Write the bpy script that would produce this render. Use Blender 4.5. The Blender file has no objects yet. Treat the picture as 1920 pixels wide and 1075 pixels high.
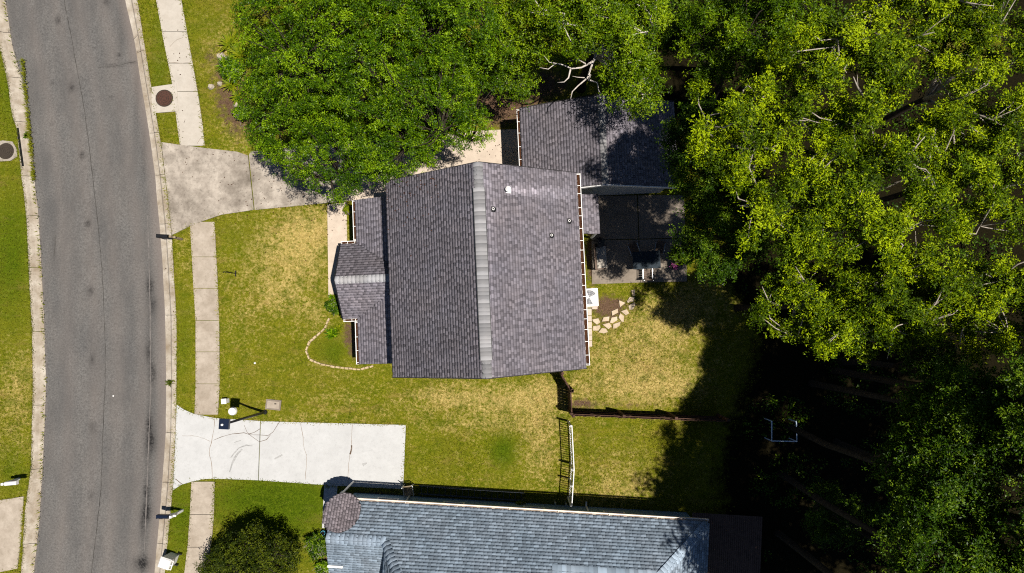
import bpy, math, random
import numpy as np
from mathutils import Vector, Matrix
random.seed(7)
RNG = np.random.default_rng(7)
SC = bpy.context.scene
COL = SC.collection
R = math.radians

# ------------------------------------------------------------------ camera, sky, sun, exposure
CAM_H, FPX = 35.5, 1280.0
TILT = math.atan(62 / 1280)
cam = bpy.data.objects.new('camera', bpy.data.cameras.new('camera'))
COL.objects.link(cam)
cam.location = (0, 0, CAM_H)
cam.rotation_euler = (TILT, 0, 0)
cam.data.sensor_width = 36
cam.data.lens = 24.0
cam.data.clip_end = 3000
SC.camera = cam

SHX, SHY = -0.31, 0.075              # shadow offset on the ground per metre of height
SUN_EL = math.atan2(1, math.hypot(SHX, SHY))
world = bpy.data.worlds.new('World')
SC.world = world
world.use_nodes = True
wn = world.node_tree.nodes
sky = wn.new('ShaderNodeTexSky')
sky.sky_type = 'NISHITA'
sky.sun_disc = False
sky.sun_elevation = SUN_EL
sky.sun_rotation = math.atan2(-SHX, -SHY)
sky.air_density = 0.6
sky.dust_density = 0.0
wn['Background'].inputs['Strength'].default_value = 0.05
world.node_tree.links.new(sky.outputs[0], wn['Background'].inputs['Color'])
sun = bpy.data.objects.new('sun', bpy.data.lights.new('sun', 'SUN'))
COL.objects.link(sun)
sun.data.energy = 5.0
sun.data.angle = R(0.5)
sun.data.color = (1.0, 0.95, 0.87)
sun.rotation_euler = Vector((-SHX, -SHY, 1)).to_track_quat('Z', 'Y').to_euler()
SC.view_settings.view_transform = 'Standard'
SC.view_settings.look = 'None'
SC.view_settings.exposure = 0.42
SC.view_settings.gamma = 1
SC.cycles.filter_width = 1.1
SC.cycles.use_denoising = False
SC.cycles.max_bounces = 6
SC.cycles.diffuse_bounces = 2
SC.cycles.transmission_bounces = 4
SC.cycles.transparent_max_bounces = 4

# ------------------------------------------------------------------ helpers
def P(px, py, z=0.0):
    """where the sight line through a photo pixel meets height z"""
    dx, dy, dz = (px - 960) / FPX, -(py - 537.5) / FPX, -1.0
    c, s = math.cos(TILT), math.sin(TILT)
    dy, dz = dy * c - dz * s, dy * s + dz * c
    k = (z - CAM_H) / dz
    return Vector((dx * k, dy * k, z))

def PA(px, py, z=0.0):
    px = np.asarray(px, float); py = np.asarray(py, float)
    dx, dy = (px - 960) / FPX, -(py - 537.5) / FPX
    c, s = math.cos(TILT), math.sin(TILT)
    dy2, dz2 = dy * c + s, dy * s - c
    k = (z - CAM_H) / dz2
    return dx * k, dy2 * k

def to_px(x, y, z=0.0):
    c, s = math.cos(TILT), math.sin(TILT)
    dz = z - CAM_H
    yc, zc = y * c + dz * s, -y * s + dz * c
    return 960 + FPX * x / -zc, 537.5 - FPX * yc / -zc

def XY(pts, z=0.0):
    return [tuple(P(a, b, z)[:2]) for a, b in pts]

def inside(poly, x, y):
    x = np.asarray(x); y = np.asarray(y)
    r = np.zeros(x.shape, bool)
    n = len(poly)
    for i in range(n):
        x1, y1 = poly[i]; x2, y2 = poly[(i + 1) % n]
        if y1 == y2:
            continue
        c = ((y1 > y) != (y2 > y)) & (x < (x2 - x1) * (y - y1) / (y2 - y1) + x1)
        r ^= c
    return r

class MB:
    def __init__(s):
        s.v, s.f = [], []
    def add(s, vs, fs):
        o = len(s.v)
        s.v += [tuple(p) for p in vs]
        s.f += [tuple(i + o for i in f) for f in fs]
        return s
    def box(s, c, d, rz=0.0, m=None, taper=1.0):
        x, y, z = d[0] / 2, d[1] / 2, d[2] / 2
        t = taper
        vs = [(-x, -y, -z), (x, -y, -z), (x, y, -z), (-x, y, -z), (-x*t, -y*t, z), (x*t, -y*t, z), (x*t, y*t, z), (-x*t, y*t, z)]
        M_ = m if m else Matrix.Rotation(rz, 3, 'Z')
        vs = [Vector(c) + M_ @ Vector(p) for p in vs]
        return s.add(vs, [(3, 2, 1, 0), (4, 5, 6, 7), (0, 1, 5, 4), (1, 2, 6, 5), (2, 3, 7, 6), (3, 0, 4, 7)])
    def bar(s, a, b, w, h=None):
        a, b = Vector(a), Vector(b)
        d = b - a
        q = d.to_track_quat('X', 'Z').to_matrix()
        return s.box((a + b) / 2, (d.length, w, h or w), m=q)
    def tube(s, pts, rads, n=6, cap=True):
        pts = [Vector(p) for p in pts]
        rings = []
        for i, p in enumerate(pts):
            d = (pts[min(i + 1, len(pts) - 1)] - pts[max(i - 1, 0)]).normalized()
            a = d.orthogonal().normalized() if i == 0 else (rings_a - d * rings_a.dot(d)).normalized()
            rings_a = a
            b = d.cross(a)
            r = rads[i] if isinstance(rads, (list, tuple)) else rads
            rings.append([p + (a * math.cos(2*math.pi*k/n) + b * math.sin(2*math.pi*k/n)) * r for k in range(n)])
        vs = [v for rg in rings for v in rg]
        fs = []
        for i in range(len(pts) - 1):
            for k in range(n):
                fs.append((i*n+k, i*n+(k+1) % n, (i+1)*n+(k+1) % n, (i+1)*n+k))
        if cap:
            fs.append(tuple(range(n))[::-1]); fs.append(tuple((len(pts)-1)*n + k for k in range(n)))
        return s.add(vs, fs)
    def disc(s, c, r, h, n=24, r2=None):
        c = Vector(c)
        r2 = r if r2 is None else r2
        vs = [c + Vector((math.cos(2*math.pi*k/n)*r, math.sin(2*math.pi*k/n)*r, 0)) for k in range(n)]
        vs += [c + Vector((math.cos(2*math.pi*k/n)*r2, math.sin(2*math.pi*k/n)*r2, h)) for k in range(n)]
        fs = [(k, (k+1) % n, n+(k+1) % n, n+k) for k in range(n)]
        fs += [tuple(range(n))[::-1], tuple(range(n, 2*n))]
        return s.add(vs, fs)
    def prism(s, poly, z0, z1):
        """closed slab from a ground outline (world xy, any turn)"""
        a = sum(poly[i][0]*poly[(i+1) % len(poly)][1] - poly[(i+1) % len(poly)][0]*poly[i][1] for i in range(len(poly)))
        if a < 0:
            poly = poly[::-1]
        n = len(poly)
        vs = [(x, y, z0) for x, y in poly] + [(x, y, z1) for x, y in poly]
        fs = [tuple(range(n))[::-1], tuple(range(n, 2*n))] + [(k, (k+1) % n, n+(k+1) % n, n+k) for k in range(n)]
        return s.add(vs, fs)
    def build(s, name, mat, parent=None, smooth=False):
        me = bpy.data.meshes.new(name)
        me.from_pydata(s.v, [], s.f)
        me.update()
        if smooth:
            me.shade_smooth()
        return link(name, me, mat, parent)

def link(name, me, mat, parent=None):
    o = bpy.data.objects.new(name, me)
    COL.objects.link(o)
    if mat is not None and not me.materials:
        me.materials.append(mat)
    if parent:
        o.parent = parent
        o.matrix_parent_inverse = parent.matrix_basis.inverted()
    return o

def empty(name, loc, label, cat, group=None):
    o = bpy.data.objects.new(name, None)
    o.empty_display_size = 0.2
    o.location = loc
    COL.objects.link(o)
    return tag(o, label, cat, group)

def tag(o, label=None, cat=None, group=None, kind=None):
    if label: o['label'] = label
    if cat: o['category'] = cat
    if group: o['group'] = group
    if kind: o['kind'] = kind
    return o

def structure(o, label=None):
    o['kind'] = 'structure'
    if label: o['label'] = label
    return o

def np_mesh(name, V, F, attrs=None):
    """V (n,3), F (m,k) -> mesh, attrs: face-domain floats"""
    me = bpy.data.meshes.new(name)
    m, k = F.shape
    me.vertices.add(len(V)); me.vertices.foreach_set('co', np.ascontiguousarray(V, np.float32).ravel())
    me.loops.add(m * k); me.loops.foreach_set('vertex_index', np.ascontiguousarray(F, np.int32).ravel())
    me.polygons.add(m); me.polygons.foreach_set('loop_start', np.arange(0, m * k, k, dtype=np.int32))
    for n_, a in (attrs or {}).items():
        at = me.attributes.new(n_, 'FLOAT', 'FACE')
        at.data.foreach_set('value', np.ascontiguousarray(a, np.float32))
    me.update(calc_edges=True)
    me.validate()
    return me

# ------------------------------------------------------------------ materials
class NT:
    def __init__(s, name, rough=0.85, spec=0.2):
        s.m = bpy.data.materials.new(name)
        s.m.use_nodes = True
        s.t = s.m.node_tree
        s.b = s.t.nodes['Principled BSDF']
        s.b.inputs['Roughness'].default_value = rough
        s.b.inputs['Specular IOR Level'].default_value = spec
        s._pos = None
    def n(s, kind, **kw):
        nd = s.t.nodes.new('ShaderNode' + kind)
        for k, v in kw.items():
            setattr(nd, k, v)
        return nd
    def l(s, a, b):
        s.t.links.new(a, b)
    def pos(s):
        if s._pos is None:
            s._pos = s.n('NewGeometry').outputs['Position']
        return s._pos
    def noise(s, scale, detail=3, rough=0.55, stretch=None, lo=0.3, hi=0.7, dist=0.0):
        nz = s.n('TexNoise')
        nz.inputs['Scale'].default_value = scale
        nz.inputs['Detail'].default_value = detail
        nz.inputs['Roughness'].default_value = rough
        nz.inputs['Distortion'].default_value = dist
        p = s.pos()
        if stretch:
            mp = s.n('Mapping'); mp.inputs['Scale'].default_value = stretch
            s.l(p, mp.inputs['Vector']); p = mp.outputs[0]
        s.l(p, nz.inputs['Vector'])
        return s.rng(nz.outputs['Fac'], lo, hi)
    def rng(s, v, lo, hi, a=0.0, b=1.0):
        mr = s.n('MapRange')
        mr.inputs[1].default_value = lo; mr.inputs[2].default_value = hi
        mr.inputs[3].default_value = a; mr.inputs[4].default_value = b
        s.l(v, mr.inputs[0])
        return mr.outputs[0]
    def attr(s, name):
        return s.n('Attribute', attribute_name=name).outputs['Fac']
    def math(s, op, a, b=None, clamp=False):
        nd = s.n('Math', operation=op); nd.use_clamp = clamp
        for i, v in enumerate((a, b)):
            if v is None: continue
            if isinstance(v, (int, float)): nd.inputs[i].default_value = v
            else: s.l(v, nd.inputs[i])
        return nd.outputs[0]
    def mix(s, f, a, b, blend='MIX'):
        nd = s.n('Mix', data_type='RGBA', blend_type=blend)
        for i, v in ((0, f), (6, a), (7, b)):
            if isinstance(v, (int, float)): nd.inputs[i].default_value = v
            elif isinstance(v, tuple): nd.inputs[i].default_value = (*v, 1) if len(v) == 3 else v
            else: s.l(v, nd.inputs[i])
        return nd.outputs[2]
    def col(s, c):
        if isinstance(c, tuple): s.b.inputs['Base Color'].default_value = (*c, 1)
        else: s.l(c, s.b.inputs['Base Color'])
        return s
    def bump(s, h, strength=0.4, dist=0.02):
        nd = s.n('Bump'); nd.inputs['Strength'].default_value = strength; nd.inputs['Distance'].default_value = dist
        s.l(h, nd.inputs['Height']); s.l(nd.outputs[0], s.b.inputs['Normal'])
        return s

def plain(name, c, rough=0.6, var=0.25, scale=9.0, spec=0.3, metal=0.0):
    t = NT(name, rough, spec)
    d = tuple(x * (1 - var) for x in c)
    t.col(t.mix(t.noise(scale, 4), d, c))
    t.b.inputs['Metallic'].default_value = metal
    return t.m

def grass_nodes(t, fine_attr=None):
    """lawn colour: mottled greens, straw where dry, soil where bare"""
    fine = t.noise(7.0, 6, 0.8, lo=0.36, hi=0.64)
    grain = t.noise(22, 4, 0.8, lo=0.32, hi=0.68)
    mid = t.noise(2.2, 4, 0.6, lo=0.32, hi=0.68, stretch=(.45, 1.3, 1))
    big = t.noise(0.35, 3, 0.5, lo=0.35, hi=0.65)
    g = t.mix(mid, (0.068, 0.122, 0.002), (0.175, 0.198, 0.003))
    g = t.mix(t.math('MULTIPLY', fine, 0.8), g, (0.420, 0.375, 0.028))
    g = t.mix(t.math('MULTIPLY', grain, 0.62), g, (0.028, 0.048, 0.002))
    g = t.mix(t.math('MULTIPLY', big, 0.35), g, (0.215, 0.180, 0.018))
    dry = t.math('MULTIPLY', t.attr('dry'), 1.0)
    df = t.math('ADD', dry, t.math('MULTIPLY', t.math('SUBTRACT', t.noise(2.0, 6, 0.8, lo=0.3, hi=0.7), 0.5), 1.05))
    df = t.math('ADD', df, t.math('MULTIPLY', t.math('SUBTRACT', fine, 0.5), 1.15))
    df = t.rng(df, 0.25, 1.1)
    straw = t.mix(t.noise(9, 4, 0.75), (0.27, 0.195, 0.040), (0.76, 0.58, 0.22))
    g = t.mix(df, g, straw)
    g = t.mix(t.math('MULTIPLY', t.noise(1.25, 5, 0.7, lo=.5, hi=.66), .62), g, t.mix(fine, (0.045, 0.082, 0.002), (0.150, 0.175, 0.004)))
    g = t.mix(t.math('MULTIPLY', t.noise(0.9, 5, 0.75, lo=.55, hi=.7, stretch=(.6, 1.6, 1)), .45), g, (0.36, 0.235, 0.075))
    lu = t.rng(t.math('ADD', t.attr('lush'), t.math('MULTIPLY', t.math('SUBTRACT', fine, 0.5), 0.8)), 0.2, 1.1)
    g = t.mix(t.math('MULTIPLY', lu, .85), g, t.mix(fine, (0.026, 0.064, 0.0015), (0.108, 0.170, 0.003)))
    return g

M = {}
def mats():
    t = NT('lawn_ground', 0.95, 0.05)
    g = grass_nodes(t)
    df = t.math('ADD', t.attr('dirt'), t.math('MULTIPLY', t.math('SUBTRACT', t.noise(3.2, 5, 0.7, lo=0.25, hi=0.75), 0.5), 0.7))
    soil = t.mix(t.noise(22, 5, 0.75), (0.055, 0.030, 0.016), (0.24, 0.150, 0.095))
    g = t.mix(t.rng(df, 0.35, 0.75), g, soil)
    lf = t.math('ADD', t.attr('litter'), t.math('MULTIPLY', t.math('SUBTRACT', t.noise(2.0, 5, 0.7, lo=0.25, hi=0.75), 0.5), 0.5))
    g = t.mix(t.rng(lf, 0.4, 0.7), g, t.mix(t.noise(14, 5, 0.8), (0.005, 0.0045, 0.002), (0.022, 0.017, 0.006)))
    t.col(g).bump(t.noise(30, 5, 0.75), 0.9, 0.05)
    M['lawn'] = t.m
    t = NT('grass_blade', 0.8, 0.1)
    t.col(grass_nodes(t)); M['blade'] = t.m

    t = NT('asphalt', 0.9, 0.15)
    sp = t.noise(11, 6, 0.9, lo=0.34, hi=0.66)
    a = t.mix(sp, (0.042, 0.041, 0.040), (0.190, 0.182, 0.172))
    a = t.mix(t.math('MULTIPLY', t.noise(1.1, 5, 0.6, stretch=(1, 0.35, 1)), 0.45), a, (0.135, 0.118, 0.105))
    a = t.mix(t.math('MULTIPLY', t.noise(0.55, 5, 0.65, lo=.38, hi=.66, stretch=(1.6, .5, 1)), 0.55), a, (0.066, 0.064, 0.063))
    a = t.mix(t.math('MULTIPLY', t.attr('worn'), 0.7), a, (0.19, 0.155, 0.135))
    st = t.math('MULTIPLY', t.attr('stain'), t.noise(9, 4, 0.7, lo=0.2, hi=0.6))
    a = t.mix(t.math('MULTIPLY', st, 1.0, True), a, (0.016, 0.015, 0.015))
    t.col(a).bump(sp, 0.6, 0.012)
    M['asphalt'] = t.m

    def concrete(name, c0, c1, stain, amt=0.5, bump=0.3):
        t = NT(name, 0.9, 0.15)
        a = t.mix(t.noise(1.7, 6, 0.65), c0, c1)
        a = t.mix(t.math('MULTIPLY', t.noise(40, 4, 0.8), 0.28), a, tuple(x * 0.62 for x in c0))
        a = t.mix(t.math('MULTIPLY', t.noise(0.6, 6, 0.72, lo=0.42, hi=0.75), amt), a, stain)
        a = t.mix(t.math('MULTIPLY', t.noise(6, 5, 0.75, lo=0.52, hi=0.8), amt * 0.8), a, tuple(x * 0.6 for x in stain))
        t.col(a).bump(t.noise(45, 4, 0.8), bump, 0.01)
        return t.m
    M['kerb'] = concrete('kerb_concrete', (0.31, 0.26, 0.20), (0.52, 0.47, 0.40), (0.18, 0.13, 0.08), 0.85)
    M['walk'] = concrete('walk_concrete', (0.31, 0.26, 0.205), (0.46, 0.395, 0.325), (0.20, 0.155, 0.11), 0.55)
    M['walk_pale'] = concrete('pale_walk_concrete', (0.40, 0.36, 0.305), (0.49, 0.445, 0.385), (0.36, 0.30, 0.24), 0.35)
    M['drive_old'] = concrete('old_drive_concrete', (0.27, 0.23, 0.19), (0.50, 0.44, 0.37), (0.115, 0.095, 0.075), 0.95)
    M['drive_new'] = concrete('new_drive_concrete', (0.44, 0.437, 0.43), (0.50, 0.497, 0.49), (0.34, 0.337, 0.33), 0.4, 0.15)
    M['porch_slab'] = concrete('porch_concrete', (0.46, 0.38, 0.305), (0.58, 0.485, 0.39), (0.34, 0.26, 0.20), 0.35)
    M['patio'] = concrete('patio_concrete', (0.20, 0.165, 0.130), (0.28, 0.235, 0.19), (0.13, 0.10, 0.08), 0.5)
    M['stone'] = concrete('flagstone', (0.46, 0.36, 0.25), (0.66, 0.54, 0.40), (0.26, 0.18, 0.11), 0.6)
    M['paver'] = concrete('paver_concrete', (0.46, 0.38, 0.31), (0.58, 0.49, 0.41), (0.36, 0.28, 0.22), 0.35)
    M['edging'] = concrete('edging_stone', (0.40, 0.30, 0.17), (0.58, 0.45, 0.29), (0.25, 0.19, 0.09), 0.5)

    def shingle(name, base, warm, k):
        t = NT(name, 0.95, 0.08)
        ti = t.attr('tint')
        a = t.mix(t.noise(0.8, 5, 0.65), base, warm)
        a = t.mix(t.math('MULTIPLY', t.noise(0.45, 4, 0.6, lo=0.45, hi=0.75), k), a, tuple(x * 0.6 for x in base))
        a = t.mix(1.0, a, ti, 'MULTIPLY')
        # tint arrives as a grey factor
        g = t.noise(60, 3, 0.8)
        a = t.mix(t.math('MULTIPLY', g, 0.25), a, tuple(x * 1.3 for x in base))
        t.col(a)
        return t.m
    M['shingle'] = shingle('weathered_grey_shingle', (0.172, 0.160, 0.186), (0.178, 0.155, 0.166), 0.55)
    M['shingle_cap'] = shingle('pale_grey_cap_shingle', (0.165, 0.165, 0.172), (0.170, 0.162, 0.160), 0.4)
    M['shingle_blue'] = shingle('blue_grey_shingle', (0.205, 0.262, 0.325), (0.225, 0.260, 0.305), 0.4)
    M['shingle_brown'] = shingle('brown_grey_shingle', (0.170, 0.150, 0.165), (0.175, 0.145, 0.150), 0.3)
    M['deck'] = plain('roof_deck', (0.035, 0.032, 0.034), 0.95)
    M['white'] = plain('white_paint', (0.78, 0.76, 0.73), 0.5, 0.1)
    M['cream'] = plain('cream_gutter_paint', (0.78, 0.66, 0.56), 0.5, 0.15)
    M['siding'] = plain('grey_siding', (0.42, 0.42, 0.41), 0.7, 0.12)
    M['siding_blue'] = plain('blue_siding', (0.20, 0.30, 0.36), 0.7, 0.12)
    M['black'] = plain('black_metal', (0.016, 0.016, 0.018), 0.4, 0.3)
    M['navy'] = plain('dark_lamp_paint', (0.010, 0.016, 0.035), 0.25, 0.2, spec=0.5)
    M['void'] = plain('drain_void', (0.006, 0.006, 0.006), 1.0)
    M['crack'] = plain('crack_fill', (0.15, 0.105, 0.075), 1.0, 0.5, 14)
    M['crack_pale'] = plain('hairline_crack', (0.30, 0.24, 0.19), 1.0, 0.4, 14)
    M['seam'] = plain('road_seam', (0.065, 0.060, 0.054), 1.0, 0.6, 4)
    M['scrape'] = plain('pale_groove', (0.16, 0.145, 0.135), 1.0, 0.4, 6)
    M['tar'] = plain('tyre_mark', (0.385, 0.38, 0.37), 1.0, 0.4, 10)
    M['iron'] = plain('rusty_cast_iron', (0.085, 0.034, 0.022), 0.75, 0.55, 20)
    M['iron_dark'] = plain('dark_cast_iron', (0.050, 0.036, 0.026), 0.8, 0.55, 20)
    M['fence_wood'] = plain('dark_fence_wood', (0.085, 0.042, 0.028), 0.85, 0.5, 7)
    M['post_wood'] = plain('weathered_wood', (0.32, 0.25, 0.16), 0.85, 0.4, 7)
    M['brown'] = plain('brown_plastic', (0.12, 0.075, 0.05), 0.6, 0.3)
    M['glass'] = plain('window_glass', (0.03, 0.04, 0.05), 0.08, 0.1, spec=0.6)
    M['blue'] = plain('blue_glaze', (0.01, 0.05, 0.42), 0.3, 0.2)
    M['teal'] = plain('teal_glaze', (0.10, 0.42, 0.55), 0.3, 0.2)
    M['pipe'] = plain('white_pipe', (0.60, 0.72, 0.86), 0.4, 0.1)
    M['metal'] = plain('dull_aluminium', (0.50, 0.52, 0.55), 0.35, 0.2, metal=0.6)
    M['ladder'] = plain('weathered_ladder', (0.07, 0.08, 0.09), 0.6, 0.3)
    M['pink'] = plain('pink_petal', (0.55, 0.12, 0.35), 0.6)
    M['deck_wood'] = plain('brown_decking', (0.13, 0.075, 0.055), 0.85, 0.4, 5)
    M['rock'] = plain('pale_rock', (0.42, 0.36, 0.28), 0.9, 0.35, 8)
    t = NT('leaf_debris', 1.0, 0.05)
    t.col(t.mix(t.noise(30, 4, 0.8), (0.022, 0.010, 0.006), (0.150, 0.062, 0.030))).bump(t.noise(45, 4, 0.8), 1.0, 0.03)
    M['debris'] = t.m
    t = NT('bark', 0.9, 0.1)
    t.col(t.mix(t.noise(7, 5, 0.7), (0.16, 0.13, 0.10), (0.44, 0.39, 0.33)))
    M['bark'] = t.m
    t = NT('dark_bark', 0.95, 0.05)
    t.col(t.mix(t.noise(7, 5, 0.7), (0.016, 0.013, 0.010), (0.060, 0.048, 0.036)))
    M['bark_dark'] = t.m
    t = NT('pale_bark', 0.9, 0.1)
    t.col(t.mix(t.noise(7, 5, 0.7), (0.34, 0.29, 0.25), (0.66, 0.60, 0.54)))
    M['bark_pale'] = t.m

    def leaf(name, dark, mid, lite, trans=0.3, gloss=0.08, rough=0.5):
        t = NT(name, rough, gloss)
        ti = t.attr('tint')
        a = t.mix(t.rng(ti, 0.0, 0.55), dark, mid)
        a = t.mix(t.rng(ti, 0.5, 1.0), a, lite)
        a = t.mix(t.math('MULTIPLY', t.noise(0.9, 3), 0.35), a, mid)
        t.col(a)
        tr = t.n('BsdfTranslucent'); t.l(t.mix(0.5, a, lite), tr.inputs['Color'])
        mx = t.n('MixShader'); mx.inputs[0].default_value = trans
        t.l(t.b.outputs[0], mx.inputs[1]); t.l(tr.outputs[0], mx.inputs[2])
        t.l(mx.outputs[0], t.t.nodes['Material Output'].inputs['Surface'])
        return t.m
    M['leaf_dense'] = leaf('deep_green_leaf', (0.009, 0.030, 0.0005), (0.052, 0.112, 0.001), (0.225, 0.345, 0.006), 0.06, 0.12, 0.4)
    M['leaf_oak'] = leaf('oak_leaf', (0.012, 0.032, 0.0005), (0.066, 0.125, 0.001), (0.245, 0.335, 0.006), 0.06, 0.1, 0.4)
    M['leaf_yellow'] = leaf('yellow_green_leaf', (0.008, 0.020, 0.0003), (0.066, 0.116, 0.0006), (0.360, 0.450, 0.004), 0.06)
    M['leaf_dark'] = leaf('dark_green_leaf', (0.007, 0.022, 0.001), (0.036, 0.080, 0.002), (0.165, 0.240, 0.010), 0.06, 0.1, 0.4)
    M['leaf_olive'] = leaf('olive_leaf', (0.006, 0.012, 0.001), (0.026, 0.040, 0.002), (0.105, 0.125, 0.006), 0.06)
    M['leaf_fern'] = leaf('bright_fern_leaf', (0.060, 0.110, 0.003), (0.150, 0.200, 0.005), (0.300, 0.290, 0.012), 0.3)
mats()

# ------------------------------------------------------------------ where the roads and paths run (photo pixels -> ground)
def poly_px(pts, z=0.0):
    return XY(pts, z)

def interp(line, ys):
    """x of a polyline given as (px,py) points, at world y values (line sorted top to bottom)"""
    w = np.array(XY(line))
    o = np.argsort(w[:, 1])
    w = w[o]
    x = np.interp(ys, w[:, 1], w[:, 0])
    for sel, (i, j) in ((ys < w[0, 1], (0, 1)), (ys > w[-1, 1], (-1, -2))):
        s = (w[i, 0] - w[j, 0]) / (w[i, 1] - w[j, 1])
        x = np.where(sel, w[i, 0] + np.clip(s, -0.45, 0.45) * (ys - w[i, 1]), x)
    return x

L_OUT = [(-22, 0), (0, 90), (15, 157), (23, 214), (32, 245), (41, 335), (47, 377), (51, 427), (55, 527), (60, 615), (62, 720), (61, 753), (58, 885), (48, 951), (40, 1075)]
L_IN = [(8, 0), (20, 84), (37, 141), (50, 214), (59, 301), (64, 360), (69, 393), (75, 494), (80, 594), (84, 720), (81, 802), (77, 885), (71, 984), (61, 1075)]
R_IN = [(233, 0), (250, 74), (261, 144), (278, 248), (290, 335), (293, 377), (298, 427), (303, 494), (308, 591), (310, 720), (309, 819), (304, 885), (299, 951), (288, 1075)]
R_OUT = [(258, 0), (268, 67), (281, 144), (296, 235), (303, 278), (315, 380), (322, 440), (327, 527), (331, 594), (331, 720), (329, 812), (325, 905), (319, 968), (309, 1075)]
W1L = [(293, 0), (305, 67), (322, 151), (335, 255), (338, 272)]
W1R = [(340, 0), (352, 67), (370, 168), (382, 248), (384, 278)]
W2L = [(357, 427), (363, 541), (367, 601), (367, 720), (365, 776)]
W2R = [(402, 410), (408, 527), (411, 601), (412, 720), (408, 785)]
W3L = [(359, 905), (356, 968), (352, 1024), (346, 1075)]
W3R = [(403, 899), (401, 968), (396, 1024), (388, 1075)]
DRIVE1 = [(303, 267), (338, 272), (384, 278), (445, 285), (466, 292), (470, 284), (520, 280), (905, 245), (985, 242), (985, 345), (612, 381), (477, 395), (415, 403), (380, 415), (355, 425), (323, 441), (314, 360)]
DRIVE2 = [(332, 759), (345, 768), (363, 776), (403, 784), (525, 791), (761, 797), (756, 917), (632, 911), (484, 901), (421, 898), (385, 898), (360, 903), (340, 909), (325, 919), (330, 812)]
STEPWALK = [(608, 910), (633, 911), (628, 992), (604, 990)]
PORCHWALK = [(614, 384), (650, 379), (651, 455), (646, 500), (640, 551), (616, 553)]
LEFTDRIVE = [(-60, 938), (0, 938), (45, 931), (41, 1000), (33, 1066), (-60, 1085)]
PATIO = [(1109, 368), (1282, 366), (1288, 528), (1110, 533)]
NORTHBED = [(652, 922), (752, 929), (1240, 960), (1240, 985), (652, 950)]

PAVED = [poly_px(p) for p in (DRIVE1, DRIVE2, STEPWALK, PORCHWALK, LEFTDRIVE, PATIO,
         W1L + W1R[::-1], W2L + W2R[::-1], W3L + W3R[::-1],
         [(285, 164), (332, 157), (335, 209), (286, 213)])]

def blobs(x, y, spec):
    px, py = to_px(x, y)
    r = np.zeros_like(px)
    for cx, cy, rx, ry, a in spec:
        r += a * np.exp(-(((px - cx) / rx) ** 2 + ((py - cy) / ry) ** 2))
    return r

DRY = [(555, 480, 75, 75, .85), (520, 560, 40, 30, .4), (450, 600, 40, 40, .25), (1110, 660, 50, 50, .3), (1260, 590, 60, 40, .4), (1250, 730, 70, 30, .35), (820, 745, 50, 18, .3), (1200, 910, 60, 25, .3), (620, 745, 60, 16, .3), (590, 425, 60, 35, .7), (470, 520, 60, 120, .25), (950, 760, 140, 30, .65), (1020, 735, 60, 30, .5),
       (1015, 840, 40, 70, .7), (1220, 640, 110, 75, .75), (1190, 720, 120, 40, .7), (1160, 880, 90, 60, .42), (900, 800, 130, 18, .5),
       (40, 700, 40, 60, .45), (25, 790, 40, 90, .45), (420, 90, 40, 60, .55), (870, 735, 120, 25, .45), (460, 250, 50, 50, .5),
       (640, 700, 60, 25, .25), (560, 790, 80, 12, .4), (1130, 930, 80, 25, .4), (1320, 560, 80, 40, .5), (900, 880, 100, 40, .15),
       (310, 90, 20, 90, .3), (345, 480, 20, 60, .3), (680, 770, 160, 25, .2), (590, 590, 40, 30, .5), (1700, 140, 300, 200, .3)]
LUSH = [(20, 480, 60, 150, .95), (520, 950, 150, 60, .5), (300, 130, 25, 120, .3), (15, 170, 40, 110, .7), (20, 880, 40, 60, .6), (480, 930, 140, 40, .55), (520, 1000, 120, 90, .5), (335, 990, 30, 90, .75),
        (945, 845, 28, 38, 1.1), (345, 640, 18, 110, .55), (440, 440, 60, 50, .35), (625, 655, 38, 32, .8), (380, 40, 60, 60, .3),
        (300, 130, 25, 110, .45), (830, 860, 60, 60, .3), (1100, 830, 30, 50, .25), (1190, 860, 60, 40, .25), (580, 900, 60, 60, .3)]
DIRT = [(430, 170, 45, 60, .75), (455, 235, 40, 45, .5), (940, 200, 55, 45, 1.1), (1010, 160, 80, 40, .9), (1143, 575, 35, 22, 1.1), (1110, 480, 14, 60, 1.0), (1120, 605, 60, 14, .35),
        (655, 615, 18, 45, .6), (665, 650, 16, 40, .5), (1090, 755, 26, 20, .6), (615, 1020, 16, 60, 1.0), (700, 935, 60, 14, 1.2), (1180, 760, 130, 8, .5), (700, 330, 200, 60, .5), (395, 105, 25, 30, .4)]

def fields(x, y):
    px, py = to_px(x, y)
    dry = blobs(x, y, DRY); lush = blobs(x, y, LUSH); dirt = blobs(x, y, DIRT)
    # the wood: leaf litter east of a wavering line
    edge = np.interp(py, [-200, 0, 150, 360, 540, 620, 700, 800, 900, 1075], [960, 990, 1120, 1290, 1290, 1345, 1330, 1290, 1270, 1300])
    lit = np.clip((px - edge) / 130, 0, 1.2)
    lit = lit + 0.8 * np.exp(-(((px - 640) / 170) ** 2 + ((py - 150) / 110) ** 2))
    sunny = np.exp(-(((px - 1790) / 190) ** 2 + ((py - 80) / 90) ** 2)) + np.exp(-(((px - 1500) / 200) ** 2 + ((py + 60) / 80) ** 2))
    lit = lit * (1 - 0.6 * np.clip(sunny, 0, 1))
    return dry, lush, dirt, lit

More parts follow.
